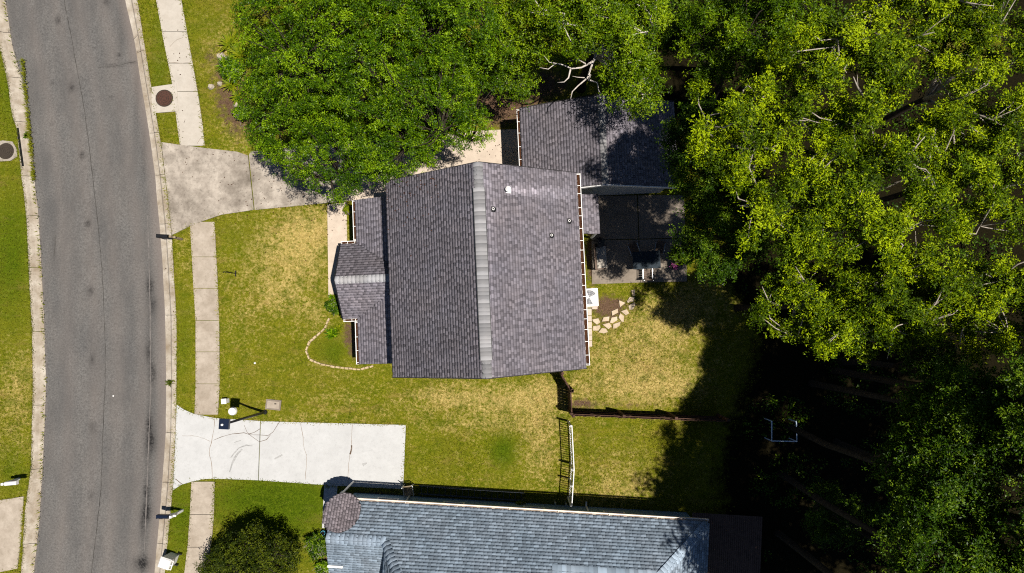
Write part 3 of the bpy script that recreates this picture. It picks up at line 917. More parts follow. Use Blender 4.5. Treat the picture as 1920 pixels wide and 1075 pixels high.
# garage wing to the north east: ridge runs the same way, lower
gz, gr = 2.75, 4.35
def HL(p):      # world -> house frame
    d = Vector((p.x, p.y, 0)) - HF.o
    return d.dot(HF(1, 0) - HF(0, 0)), d.dot(HF(0, 1) - HF(0, 0))
gw = HL(P(977, 260, gz))[0]; gridge = HL(P(1131, 260, gr))[0]; ge = 2 * gridge - gw
gn = HL(P(1130, 177, gr))[1]; gs = HL(P(1140, 349, 3.9))[1]
GNW, GSW, GNE, GSE = HF(gw, gn, gz), HF(gw, gs, gz), HF(ge, gn, gz), HF(ge, gs, gz)
GRN, GRS = HF(gridge, gn, gr), HF(gridge, gs, gr)
wall_run(house, [HF(gw + .4, gn - .35), HF(gw + .4, 4.2)], gz - .1, M['siding'], 'garage_wall')
wall_run(house, [HF(gw + .6, gn - .35), HF(ge - .4, gn - .35), HF(ge - .4, gs + .35), HF(4.6, gs + .35)], gz - .1, M['siding'], 'garage_wall')
gd = MB()
for k in range(5): gd.box(HF(gw + .29, (gn + 4.6) / 2, .22 + k * .43), (.05, 2.6, .41), HF.rot)
gd.build('garage_door', M['white'], house)
for v, sg in ((gs + .33, -1), (gn - .33, 1)):
    MB().add([HF(gw + .4, v - .05, gz - .1), HF(ge - .4, v - .05, gz - .1), HF(gridge, v - .05, gr - .16), HF(gw + .4, v + .05, gz - .1), HF(ge - .4, v + .05, gz - .1), HF(gridge, v + .05, gr - .16)],
             [(0, 1, 2), (5, 4, 3), (0, 3, 4, 1), (1, 4, 5, 2), (2, 5, 3, 0)]).build('gable_wall', M['siding'], house)
g = MB(); sheet(g, [GNW, GSW, GRS, GRN]); sheet(g, [GSE, GNE, GRN, GRS])
garage_roof = g.build('garage_roof', M['deck'], house)
sh.plane([GNW, GSW, GRS, GRN]); sh.plane([GSE, GNE, GRN, GRS])
ridge_caps(GRN, GRS, garage_roof, M['shingle_cap'], (.42, .42), .30, .16, (1.2, 1.6), .02)
for a, b, c_ in ((GSW, GRS, -1), (GRS, GSE, -1), (GNW, GRN, 1), (GRN, GNE, 1)):
    o_ = HF(0, c_ * .025) - HF(0, 0)
    MB().bar(a + o_ - Vector((0, 0, .08)), b + o_ - Vector((0, 0, .08)), .04, .22).build('rake_board', M['white'] if c_ < 0 else M['deck'], garage_roof)
gutter(house, HF(gw - .01, gn - .02, gz - .03), HF(gw - .01, 4.3, gz - .03), M['white'], .14, .62, HF(-1, 0) - HF(0, 0))

# lean-to against the east wall
lx = HL(P(1123, 400, 2.55))[0]; ln = HL(P(1105, 364, 2.7))[1]; ls = HL(P(1105, 439, 2.6))[1]
LT = [HF(lx, ls, 2.55), HF(lx, ln, 2.55), HF(3.9, ln, 3.0), HF(3.9, ls, 3.0)]
g = MB(); sheet(g, LT, .1); lroof = g.build('lean_to_roof', M['deck'], house)
sh.plane(LT)
for v in (ls + .1, ln - .1):
    MB().box(HF(lx - .12, v, 1.22), (.1, .1, 2.44), HF.rot).build('post', M['white'], house)
MB().box(HF(4.15, ls - .28, .2), (.45, .55, .4), HF.rot).build('doorstep', M['paver'], house)

# low roof along the west front, with the entrance gable
pz, pt = 2.6, 3.55
pe_n = HL(P(667, 415, pz))[0]; pe_s = HL(P(672, 640, pz))[0]
pn = HL(P(690, 372, 2.9))[1]; ps = HL(P(695, 683, 2.9))[1]
ge_w = HL(P(637, 520, 3.0))[0]; gv = HL(P(634, 519, 3.8))[1]
gvn = HL(P(645, 458, pz))[1]; gvs = HL(P(648, 598, pz))[1]
hw = (gvn - gvs) / 2; gvm = (gvn + gvs) / 2; grz = pz + hw * 0.62
top = -3.88
pitch = (pt - pz) / (top - pe_n)
# the entrance gable meets the lean roof along two valleys
xv = pe_n + (grz - pz) / pitch
xv = min(xv, top)
PN = [HF(pe_n, pn, pz), HF(pe_n, gvm, pz), HF(top, gvm, pt), HF(top, pn, pt)]
PS = [HF(pe_s, gvm, pz), HF(pe_s, ps, pz), HF(top, ps, pt), HF(top, gvm, pt)]
zg = lambda v: grz - abs(v - gvm) * 0.62
def lean(pts):
    return pts
xr = pe_n + (grz - pz) / pitch            # where the gable ridge would run into the lean roof
xr2 = min(xr, top)
zt2 = pz + (xr2 - pe_n) * pitch
if xr > top:                              # ridge dies into the house wall
    dv = (grz - pt) / 0.62
    GN_ = [HF(ge_w, gvn, pz), HF(pe_n, gvn, pz), HF(top, gvm + dv, pt), HF(top, gvm, grz), HF(ge_w - .06, gvm, grz)]
    GS_ = [HF(pe_s, gvs, pz), HF(ge_w, gvs, pz), HF(ge_w - .06, gvm, grz), HF(top, gvm, grz), HF(top, gvm - dv, pt)]
    PN = [HF(pe_n, pn, pz), HF(pe_n, gvn, pz), HF(top, gvm + dv, pt), HF(top, pn, pt)]
    PS = [HF(pe_s, gvs, pz), HF(pe_s, ps, pz), HF(top, ps, pt), HF(top, gvm - dv, pt)]
else:
    GN_ = [HF(ge_w, gvn, pz), HF(pe_n, gvn, pz), HF(xr2, gvm, grz), HF(ge_w - .06, gvm, grz)]
    GS_ = [HF(pe_s, gvs, pz), HF(ge_w, gvs, pz), HF(ge_w - .06, gvm, grz), HF(xr2, gvm, grz)]
    PN = [HF(pe_n, pn, pz), HF(pe_n, gvn, pz), HF(xr2, gvm, grz), HF(top, gvm, pt), HF(top, pn, pt)]
    PS = [HF(pe_s, gvs, pz), HF(pe_s, ps, pz), HF(top, ps, pt), HF(top, gvm, pt), HF(xr2, gvm, grz)]
g = MB()
for pl in (PN, PS, GN_, GS_): sheet(g, pl, .1)
porch = g.build('porch_roof', M['deck'], house)
for pl, k_ in ((PN, 1.1), (PS, 1.1), (GN_, .75), (GS_, 1.15)): sh.plane(pl, k_)   # shade and sun put into the tint: north gable face darker, others lighter
ridge_caps(HF(ge_w - .06, gvm, grz), HF(min(xr2, top), gvm, grz), porch, M['shingle_cap'], (.62, .62), .36, .18, (1.9, 2.5), .02)
MB().add([HF(ge_w + .25, gvn - .25, pz - .1), HF(ge_w + .25, gvs + .25, pz - .1), HF(ge_w + .25, gvm, grz - .18), HF(ge_w + .33, gvn - .25, pz - .1), HF(ge_w + .33, gvs + .25, pz - .1), HF(ge_w + .33, gvm, grz - .18)],
         [(0, 1, 2), (5, 4, 3), (0, 3, 4, 1), (1, 4, 5, 2), (2, 5, 3, 0)]).build('gable_wall', M['siding'], house)
for v in (gvn - .3, gvs + .3):
    MB().box(HF(ge_w + .32, v, pz / 2 - .04), (.14, .14, pz - .12), HF.rot).build('post', M['white'], house)
wall_run(house, [HF(pe_n + .35, pn - .3), HF(pe_n + .35, gvn - .2)], pz - .1, M['siding'], 'porch_wall')
wall_run(house, [HF(pe_s + .35, gvs + .2), HF(pe_s + .35, ps + .3), HF(-3.9, ps + .3)], pz - .1, M['siding'], 'porch_wall')
MB().box(HF(-3.92, gvm, 1.05), (.06, .95, 2.1), HF.rot).build('front_door', M['fence_wood'], house)
for a, b in ((HF(ge_w - .03, gvn, pz), HF(ge_w - .09, gvm, grz)), (HF(ge_w - .09, gvm, grz), HF(ge_w - .03, gvs, pz))):
    MB().bar(a - Vector((0, 0, .07)), b - Vector((0, 0, .07)), .04, .16).build('rake_board', M['black'], porch)
W_ = HF(-1, 0) - HF(0, 0); N_ = HF(0, 1) - HF(0, 0)
gutter(house, HF(pe_n - .01, pn, pz - .03), HF(pe_n - .01, gvn + .16, pz - .03), M['white'], .13, .6, W_)
gutter(house, HF(pe_s - .01, gvs - .16, pz - .03), HF(pe_s - .01, ps, pz - .03), M['white'], .13, .6, W_)
gutter(house, HF(ge_w, gvn + .01, pz - .03), HF(pe_n - .01, gvn + .01, pz - .03), M['white'], .13, .3, N_)
gutter(house, HF(ge_w, gvs - .01, pz - .03), HF(pe_s - .01, gvs - .01, pz - .03), M['white'], .13, .3, -N_)
sh.finish(main_roof)

# ------------------------------------------------------------------ the neighbour's long house at the bottom
nz_, nr_ = 2.8, 4.55
NA, NB = P(628, 937, nz_), P(1330, 979, nz_)
ang = math.atan2((NB - NA).y, (NB - NA).x)
NF = Frame(NA.x, NA.y, ang)
NLEN = (Vector((NB.x, NB.y)) - Vector((NA.x, NA.y))).length
def NLc(p):
    d = Vector((p.x, p.y, 0)) - NF.o
    return d.dot(NF(1, 0) - NF(0, 0)), d.dot(NF(0, 1) - NF(0, 0))
rid = NLc(P(1137, 1075, nr_))
RD = -rid[1]                               # ridge this far south of the north eave
npitch = (nr_ - nz_) / RD
x_e = NLc(P(1240, 1069, nr_))[0]           # ridge ends
x_m = NLc(P(1037, 1066, nr_))[0]
gd_ = -NLc(P(670, 1010, 3.75))[1]          # low front gable ridge
gz_ = nz_ + gd_ * npitch
hx = NLc(P(722, 1010, gz_))[0]
R2 = 4.9                                   # the higher ridge further south, out of the frame
r2z = nz_ + R2 * npitch
hx2 = hx + (R2 - gd_) * 0.72
mx2 = x_m - (R2 - RD) * 0.8
neigh = empty('blue_house', NF(NLEN / 2, -4), 'long blue grey shingled house along the bottom of the view', 'house')
PNm = [NF(NLEN, 0, nz_), NF(0, 0, nz_), NF(0, -gd_, gz_), NF(hx, -gd_, gz_), NF(hx2, -R2, r2z), NF(mx2, -R2, r2z), NF(x_m, -RD, nr_), NF(x_e, -RD, nr_)]
hipE = [NF(NLEN, -2 * RD, nz_), NF(NLEN, 0, nz_), NF(x_e, -RD, nr_)]
lowS = [NF(0, -2 * gd_ - .6, gz_ - (gd_ + .6) * .55), NF(hx + (gd_ + .6) * .4, -2 * gd_ - .6, gz_ - (gd_ + .6) * .55), NF(hx, -gd_, gz_), NF(0, -gd_, gz_)]
backS = [NF(x_m + .0, -2 * RD, nz_), NF(NLEN, -2 * RD, nz_), NF(x_e, -RD, nr_), NF(x_m, -RD, nr_)]
westP = [NF(hx - .1, -R2 - 1.5, gz_ - .25), NF(hx, -gd_, gz_), NF(hx2, -R2, r2z)]
midS = [NF(mx2 - 1.5, -2 * R2, nz_), NF(x_m, -2 * RD, nz_), NF(x_m, -RD, nr_), NF(mx2, -R2, r2z)]
bigS = [NF(hx, -2 * R2, nz_), NF(mx2 - 1.5, -2 * R2, nz_), NF(mx2, -R2, r2z), NF(hx2, -R2, r2z)]
g = MB()
for pl in (PNm, hipE, lowS, backS, westP, midS, bigS): sheet(g, pl, .1)
nroof = g.build('roof', M['deck'], neigh)
nsh = Shingler(M['shingle_blue'], 0.158, 0.36); nsh.even = 1.1
for pl in (PNm, hipE, backS): nsh.plane(pl)
nsh2 = nsh
nsh.expo = 0.152
nsh.plane(lowS); nsh.plane(westP)
nsh.finish(nroof)
cp = dict(tints=(0.95, 1.4))
ridge_caps(NF(0, -gd_, gz_), NF(hx, -gd_, gz_), nroof, M['shingle_blue'], (npitch, .55), .42, .20, (0.95, 1.4), .02)
ridge_caps(NF(hx, -gd_, gz_), NF(hx2, -R2, r2z), nroof, M['shingle_blue'], (.45, .45), .44, .20, (1.0, 1.7), .03)
ridge_caps(NF(NLEN - .1, -.1, nz_ + .05), NF(x_e, -RD, nr_), nroof, M['shingle_blue'], (.4, .4), .46, .20, (1.2, 2.0), .03)
ridge_caps(NF(x_e, -RD, nr_), NF(x_m, -RD, nr_), nroof, M['shingle_blue'], (npitch, npitch), .40, .20, (0.6, 1.2), .03)
wall_run(neigh, [NF(.4, -2 * gd_), NF(.4, -.45), NF(NLEN - .45, -.45), NF(NLEN - .45, -6)], nz_ - .1, M['siding_blue'])
for wx in (2.2, 5.5, 9.5, 13.5): window(neigh, NF(wx, -.45, 1.45), 1.0, 1.2, NF(0, 1) - NF(0, 0), M['white'])
gutter(neigh, NF(1.05, .01, nz_ - .02), NF(NLEN - .02, .01, nz_ - .02), M['cream'], .11, 2.2, NF(0, 1) - NF(0, 0), False)
for wx in (3.15, 12.2):
    MB().tube([NF(wx, .08, nz_ - .1), NF(wx, -.1, nz_ - .45), NF(wx, -.3, nz_ - .6), NF(wx, -.32, .15), NF(wx, -.1, .06)], .045, 6).build('downpipe', M['white'], neigh)
MB().box(NF(.35, -2 * gd_ - .05, gz_ - .75), (.7, .1, .12), ang).build('eave_trim', M['white'], neigh)

# added shingled disc on the blue roof's corner; disc and posts are made up
zc_ = 3.0
for _ in range(12):
    rc = P(641, 958, zc_)
    zc_ = nz_ + .09 - NLc(rc)[1] * npitch
rr = 0.86
on = lambda x, y: Vector((x, y, nz_ + .09 - NLc(Vector((x, y, 0)))[1] * npitch))
rnd = empty('added_round_disc', Vector((rc.x, rc.y, 0)), 'made up round disc of brown grey shingles over the corner of the blue house', 'added disc')
ring = [on(rc.x + math.cos(q) * rr, rc.y - .06 + math.sin(q) * rr * .86) for q in np.linspace(0, 2*math.pi, 48, endpoint=False)]
g = MB(); sheet(g, ring, .07)
rd = g.build('shingle_disc', M['deck'], rnd)
rs = Shingler(M['shingle_brown'], 0.135, 0.27)
# its courses run across the slope of the blue roof
rs.plane([on(rc.x + math.cos(q) * rr * .99, rc.y - .06 + math.sin(q) * rr * .85) for q in [-.12, .12] + np.linspace(.3, 2*math.pi - .3, 36).tolist()])
rs.finish(rd, 300)
for dx_, dy_ in ((-.75, .1), (-.2, .6)):
    q_ = on(rc.x + dx_, rc.y + dy_)
    MB().tube([Vector((q_.x, q_.y, 0)), q_ - Vector((0, 0, .05))], .05, 8).build('post', M['white'], rnd)

# ------------------------------------------------------------------ fences
def plank_run(fence, a, b, w, h, t, mat, name='fence_board', lean=0.0, gap=0.003, hj=0.02, skip=()):
    a, b = Vector(a), Vector(b)
    u = (b - a).normalized(); L = (b - a).length
    n = max(1, int(L / (w + gap)))
    me = None
    for i in range(n):
        if i in skip: continue
        if me is None:
            me = MB().box((0, 0, h / 2), (w, t, h)).build(name, mat, fence); o = me; me = o.data
        else:
            o = link(name, me, mat, fence)
        p = a + u * (L * (i + .5) / n)
        o.matrix_basis = Matrix.Translation(p) @ Matrix.Rotation(math.atan2(u.y, u.x) + random.uniform(-.02, .02), 4, 'Z') @ Matrix.Rotation(lean + random.uniform(-.012, .012), 4, 'X') @ Matrix.Diagonal((1, 1, 1 + random.uniform(-hj, hj), 1))

f0, f1, f2 = P(1047, 697), P(1064, 727), P(1066, 771)
f3 = P(1345, 782)
wf = empty('wooden_fence', f2, 'dark brown wooden board fence from the grey house corner out into the tree shade', 'fence')
for a, b in ((f0, f1), (f1, f2), (f2, f3)):
    plank_run(wf, a, b, .14, 1.75, .022, M['fence_wood'])
    u = (b - a).normalized(); s_ = Vector((-u.y, u.x, 0))
    for z in (.35, .95, 1.5):
        MB().bar(a + s_ * .045 + Vector((0, 0, z)), b + s_ * .045 + Vector((0, 0, z)), .05, .09).build('rail', M['fence_wood'], wf)
    n = max(1, round((b - a).length / 2.4))
    for i in range(n + 1):
        p = a.lerp(b, i / n) + s_ * .10
        MB().box(p + Vector((0, 0, .9)), (.14, .12, 1.95), math.atan2(u.y, u.x)).build('post', M['fence_wood'], wf)
w0, w1, w2 = P(1066, 789), P(1070, 868), P(1066, 932)
pf = empty('white_picket_fence', w0, 'slim white picket fence with a gate between the wooden fence and the blue house', 'fence')
for a, b in ((w0, w1), (w1, w2)):
    u = (b - a).normalized(); s_ = Vector((u.y, -u.x, 0))
    for z in (.22, 1.62):
        MB().bar(a + s_ * -.03 + Vector((0, 0, z)), b + s_ * -.03 + Vector((0, 0, z)), .042, .05).build('rail', M['white'], pf)
    plank_run(pf, a, b, .024, 1.6, .02, M['siding'], 'picket', gap=.085, hj=0.0)
for p in (w0, w1, w2, w1.lerp(w2, .45)):
    q = MB().box(p + Vector((-.03, 0, .88)), (.07, .07, 1.76)).build('post', M['white'], pf)
    MB().box(p + Vector((-.03, 0, 1.78)), (.09, .09, .04), taper=.4).build('post_cap', M['white'], q)

# ------------------------------------------------------------------ street and garden things
lp = P(497, 773)
lamp = empty('post_lamp', lp, 'tall dark post lamp with a square flat head beside the white driveway', 'lamp')
LH = 4.75
lt = P(421, 795, LH)
pole = [lp, lp.lerp(Vector((lt.x, lt.y, LH)), .5), Vector((lt.x + .12, lt.y + .02, LH - .1))]
MB().tube(pole, [.075, .06, .05], 10).build('pole', M['black'], lamp, True)
MB().disc(lp, .13, .10, 14, .10).build('base_plate', M['black'], lamp)
hd = MB().box(Vector((lt.x, lt.y, LH)), (.44, .46, .16), R(-3)).build('lamp_head', M['navy'], lamp)
MB().disc(Vector((lt.x - .07, lt.y - .03, LH + .082)), .055, .05, 12, .045).build('sensor', M['white'], hd)
MB().box(Vector((lt.x, lt.y, LH - .085)), (.34, .34, .02), R(-3)).build('lens', M['glass'], hd)

def mailbox(px, py, top, dirv, mpost, mbox, label, box=(.55, .2, .24), h=1.05):
    b = P(px, py)
    root = empty('mailbox', b, label, 'mailbox', 'kerbside mailboxes')
    MB().box(b + Vector((0, 0, h / 2 + .1)), (.11, .11, h + .2)).build('post', mpost, root)
    d = Vector(dirv).normalized()
    a = math.atan2(d.y, d.x)
    MB().bar(b + d * -.15 + Vector((0, 0, h - .07)), b + d * .62 + Vector((0, 0, h - .07)), .09, .08).build('arm', mpost, root)
    MB().bar(b + d * .06 + Vector((0, 0, h - .45)), b + d * .38 + Vector((0, 0, h - .1)), .07).build('brace', mpost, root)
    c = b + d * .40 + Vector((0, 0, h))
    L, w, hh = box
    vs, n = [], 9
    m = Matrix.Rotation(a, 3, 'Z')
    for e in (-L / 2, L / 2):
        vs += [c + m @ Vector((e, -w / 2, 0)), c + m @ Vector((e, w / 2, 0))]
        vs += [c + m @ Vector((e, math.cos(math.pi * k / (n - 1)) * w / 2, hh * .5 + math.sin(math.pi * k / (n - 1)) * hh * .5)) for k in range(n)]
    k = n + 2
    ring = lambda o: [o + 0] + [o + 2 + n - 1 - j for j in range(n)] + [o + 1]
    r0, r1 = ring(0), ring(k)
    fs = [tuple(r0), tuple(r1[::-1])] + [(r0[j], r1[j], r1[(j+1) % k], r0[(j+1) % k]) for j in range(k)]
    bx = MB().add(vs, fs).build('box', mbox, root, False)
    MB().box(c + m @ Vector((L / 2 + .012, 0, hh * .45)), (.02, w * .96, hh * .9), a).build('door', mbox, bx)
    MB().box(c + m @ Vector((.1, w / 2 + .014, hh * .5)), (.16, .012, .05), a).build('flag', M['brown'], bx)
    return root
mailbox(342, 957, None, (-1, .02, 0), M['white'], M['navy'], 'dark mailbox on a white post by the kerb near the white bin')
mailbox(341, 449, None, (-1, .05, 0), M['post_wood'], M['black'], 'black mailbox on a weathered wooden post by the old driveway')
mailbox(36, 898, None, (1, .1, 0), M['white'], M['white'], 'white mailbox on the verge across the road', h=1.0)

# white wheeled bin on the kerb
bp = P(309, 1057, 1.0); bp.z = 0
binr = empty('wheeled_bin', bp, 'white wheeled rubbish bin standing on the kerb strip', 'bin')
ba = R(-18)
bmx = Matrix.Rotation(ba, 3, 'Z')
bd = MB().box(bp + Vector((0, 0, .54)), (.52, .46, .86), ba); 
bd = MB()
x, y = .27, .24
vs = [(-x*.8, -y*.85, .09), (x*.8, -y*.85, .09), (x*.8, y*.85, .09), (-x*.8, y*.85, .09), (-x, -y, .98), (x, -y, .98), (x, y, .98), (-x, y, .98)]
bd.add([bp + bmx @ Vector(v) for v in vs], [(3, 2, 1, 0), (4, 5, 6, 7), (0, 1, 5, 4), (1, 2, 6, 5), (2, 3, 7, 6), (3, 0, 4, 7)])
body = bd.build('body', M['white'], binr)
lid = MB(); lid.add([bp + bmx @ Vector(v) for v in [(-.31, -.27, .985), (.27, -.27, .985), (.27, .27, .985), (-.31, .27, .985), (-.26, -.22, 1.04), (.24, -.22, 1.07), (.24, .22, 1.07), (-.26, .22, 1.04)]], [(3, 2, 1, 0), (4, 5, 6, 7), (0, 1, 5, 4), (1, 2, 6, 5), (2, 3, 7, 6), (3, 0, 4, 7)])
lid.build('lid', M['white'], binr)
hb = MB().bar(bp + bmx @ Vector((.37, -.22, .97)), bp + bmx @ Vector((.37, .22, .97)), .035)
for yy in (-.22, 0, .22): hb.bar(bp + bmx @ Vector((.25, yy, .96)), bp + bmx @ Vector((.372, yy, .972)), .03)
hb.build('handle', M['white'], binr)
for yy in (-.26, .26):
    c = bp + bmx @ Vector((.24, yy, .12)); e = bp + bmx @ Vector((.24, yy * 1.2, .12))
    MB().tube([c, e], .12, 14).build('wheel', M['black'], binr)

def leafy(name, pts, n, size, mat, parent, spread=0.2, seed=1, up=0.3, tint=(0, 1), aspect=.45):
    """scattered leaf faces around points (pts: list of (Vector, radius))"""
    rng = np.random.default_rng(seed)
    C_ = np.concatenate([np.array(p)[None] + rng.normal(size=(n, 3)) * r * .5 for p, r in pts])
    C_[:, 2] = np.maximum(C_[:, 2], .02)
    V, F, T = leaves(C_, rng, size, up, aspect, tint)
    return link(name, np_mesh(name, V, F, {'tint': T}), mat, parent)

def leaves(C_, rng, size, up, aspect=.45, tint=(0, 1), outward=None):
    n = len(C_)
    nr = rng.normal(size=(n, 3)); nr /= np.linalg.norm(nr, axis=1)[:, None]
    nr[:, 2] = np.abs(nr[:, 2])
    nr += np.array([0, 0, up])
    if outward is not None: nr += outward * .5
    nr /= np.linalg.norm(nr, axis=1)[:, None]
    d = rng.normal(size=(n, 3)); d -= nr * (d * nr).sum(1)[:, None]; d /= np.linalg.norm(d, axis=1)[:, None]
    s = np.cross(nr, d)
    L = size * rng.uniform(.65, 1.3, n)[:, None]
    W = L * aspect
    V = np.stack([C_ - d * L * .5, C_ + s * W * .5 - d * L * .05 + nr * L * .05, C_ + d * L * .5 - nr * L * .08, C_ - s * W * .5 - d * L * .05 + nr * L * .05], 1).reshape(-1, 3)
    F = np.arange(4 * n).reshape(n, 4)
    T = np.clip(rng.normal((tint[0] + tint[1]) / 2, (tint[1] - tint[0]) / 3.4, n), 0, 1)
    return V, F, T

# little verge things beside the lamp
b_ = P(426, 751)
q = MB().box(b_ + Vector((0, 0, .2)), (.22, .22, .40), R(4)).build('utility_post', M['white']); tag(q, 'small square white utility post on the grass north of the post lamp', 'utility post')
MB().box(b_ + Vector((0, 0, .42)), (.26, .26, .03), R(4)).build('cap', M['white'], q)
b_ = P(437, 771)
q = MB().disc(b_, .22, .16, 18, .19).build('cable_pedestal', M['white']); tag(q, 'low round white pedestal on the grass beside the lamp shadow', 'pedestal')
MB().disc(b_ + Vector((0, 0, .16)), .19, .05, 18, .10).build('lid', M['white'], q)
b_ = P(513, 759)
q = MB().box(b_ + Vector((0, 0, .02)), (.78, .52, .10), R(-6)).build('meter_box_cover', M['patio']); tag(q, 'grey rectangular concrete meter cover sunk in the lawn', 'utility cover')
MB().box(b_ + Vector((0, 0, .074)), (.62, .36, .012), R(-6)).build('lid', M['walk'], q)
MB().box(b_ + Vector((.12, .05, .084)), (.10, .05, .012), R(-6)).build('lifting_slot', M['void'], q)
b_ = P(443, 513.5)
q = empty('garden_hook', b_, 'thin black iron stake standing in the front lawn', 'garden stake')
MB().tube([b_, b_ + Vector((0, 0, .75)), b_ + Vector((-.02, 0, 1.1)), b_ + Vector((-.12, .02, 1.2)), b_ + Vector((-.22, .0, 1.12)), b_ + Vector((-.22, 0, 1.02))], .022, 6).build('rod', M['black'], q)
MB().box(b_ + Vector((0, 0, .10)), (.05, .3, .03)).build('foot_bar', M['black'], q)
MB().disc(P(478, 681) + Vector((0, 0, .01)), .06, .07, 10, .03).build('ball', M['white'])['label'] = 'tiny white ball lying on the front lawn'
bpy.data.objects['ball']['category'] = 'ball'

# air conditioner beside the east wall
ac = P(1105, 558, .8); ac.z = 0
acr = empty('air_conditioner', ac, 'white square air conditioner with a dark fan beside the grey house', 'air conditioner')
MB().box(ac + Vector((0, 0, .03)), (1.0, 1.0, .1), HF.rot).build('pad', M['paver'], acr)
g = MB()
for k in range(12): g.box(ac + Vector((0, 0, .12 + k * .055)), (.84 + .02 * (k % 2), .84 + .02 * (k % 2), .05), HF.rot)
g.build('louvres', M['white'], acr)
MB().box(ac + Vector((0, 0, .79)), (.9, .9, .06), HF.rot).build('top_panel', M['white'], acr)
MB().disc(ac + Vector((0, 0, .821)), .36, .006, 28).build('fan_well', M['white'], acr)
fan = MB()
for a0 in (.5, 3.7):
    pts_ = [ac + Vector((0, 0, .832))] + [ac + Vector((math.cos(a0 + t_) * .37, math.sin(a0 + t_) * .37, .832)) for t_ in np.linspace(0, 1.5, 7)]
    fan.add(pts_ + [p + Vector((0, 0, .008)) for p in pts_], [tuple(range(8))[::-1], tuple(range(8, 16))] + [(j, (j+1) % 8, 8 + (j+1) % 8, 8 + j) for j in range(8)])
fan.build('fan_blades', M['navy'], acr)
gr = MB()
for rr_ in (.1, .2, .3, .37):
    pts_ = [ac + Vector((math.cos(t_) * rr_, math.sin(t_) * rr_, .855)) for t_ in np.linspace(0, 2 * math.pi, 25)]
    gr.tube(pts_, .003, 4, False)
for a0 in np.linspace(0, math.pi, 4, endpoint=False):
    d = Vector((math.cos(a0), math.sin(a0), 0)) * .37
    gr.bar(ac - d + Vector((0, 0, .855)), ac + d + Vector((0, 0, .855)), .005)
gr.build('grille', M['white'], acr)

# pavers along the east wall
pav = [((1097, 579), (1109, 579), (1109, 591.5), (1097.5, 591.5)), ((1097.5, 592.5), (1109, 592.5), (1109.5, 603), (1098, 603)), ((1098, 604), (1109.5, 604), (1109.5, 616), (1098.5, 616)), ((1098.5, 617), (1109.5, 617), (1110, 628), (1098.5, 628)),
       ((1098.5, 629), (1110, 629), (1110, 638.5), (1099, 638.5)), ((1099, 639.5), (1110, 639.5), (1110, 650), (1099, 650)), ((1112, 541), (1119, 541), (1119, 553), (1112, 553)), ((1112, 555), (1120, 555), (1120, 580), (1110, 580))]
pr = structure(empty('paver_path', P(1104, 600), None, None), 'row of square pink grey pavers along the east wall of the grey house')
for p in pav:
    MB().prism(XY(p), -.04, .05 + random.uniform(-.006, .006)).build('paver', M['paver'], pr)
STONES = [[(230, 610), (320, 590), (350, 650), (300, 685), (245, 640)], [(370, 640), (395, 575), (480, 565), (470, 630)], [(240, 745), (245, 705), (345, 690), (350, 730), (320, 770), (245, 770)],
          [(320, 795), (370, 730), (430, 740), (460, 790), (400, 810)], [(380, 680), (480, 655), (515, 710), (465, 750)], [(485, 655), (510, 580), (590, 565), (595, 620), (520, 665)],
          [(530, 740), (535, 675), (640, 640), (630, 695), (575, 735)], [(510, 490), (600, 450), (605, 510), (520, 555)], [(610, 580), (635, 515), (690, 560), (685, 645), (655, 640)],
          [(645, 490), (730, 460), (765, 520), (715, 550)], [(615, 330), (710, 370), (630, 435)], [(730, 350), (770, 285), (845, 285), (830, 345), (745, 370)],
          [(755, 410), (840, 360), (855, 400), (820, 465), (765, 470)], [(795, 190), (850, 175), (850, 270), (810, 265)]]
sr = structure(empty('stepping_stone_path', P(1150, 590), None, None), 'curved path of cream stepping stones in mulch by the back lawn')
for p in STONES:
    w = XY([(1080 + a / 7.68, 520 + b / 7.68) for a, b in p])
    cx = sum(q[0] for q in w) / len(w); cy = sum(q[1] for q in w) / len(w)
    top = [(cx + (a - cx) * .9, cy + (b - cy) * .9) for a, b in w]
    z = .045 + random.uniform(-.01, .012)
    if sum(w[i][0]*w[(i+1) % len(w)][1] - w[(i+1) % len(w)][0]*w[i][1] for i in range(len(w))) < 0: w, top = w[::-1], top[::-1]
    n = len(w)
    vs = [(a, b, -.06) for a, b in w] + [(a, b, z - .015) for a, b in w] + [(a, b, z + random.uniform(-.004, .004)) for a, b in top]
    fs = [(i, (i+1) % n, n + (i+1) % n, n + i) for i in range(n)] + [(n + i, n + (i+1) % n, 2*n + (i+1) % n, 2*n + i) for i in range(n)] + [tuple(range(2*n, 3*n))]
    MB().add(vs, fs).build('stepping_stone', M['stone'], sr)

# bed edging in front of the house
edge_line = [(618, 596), (609, 616), (594, 630), (581, 640), (574, 658), (581, 674), (602, 683), (638, 690), (677, 693), (700, 686)]
er = empty('garden_bed_edging', P(581, 660), 'curving row of tan edging stones round the front garden bed', 'garden edging')
ep = [P(a, b) for a, b in edge_line]
fine = []
for a, b in zip(ep, ep[1:]):
    k = max(1, round((b - a).length / .24))
    fine += [(a.lerp(b, i / k), a.lerp(b, (i + 1) / k)) for i in range(k)]
for a, b in fine:
    j = Vector((random.uniform(-.015, .015), random.uniform(-.015, .015), 0))
    d = (b - a)
    MB().box((a + b) / 2 + j + Vector((0, 0, .03)), (d.length - .015, random.uniform(.08, .13), .12 + random.uniform(-.02, .03)), math.atan2(d.y, d.x) + random.uniform(-.06, .06), taper=.82).build('edging_stone', M['edging'], er)

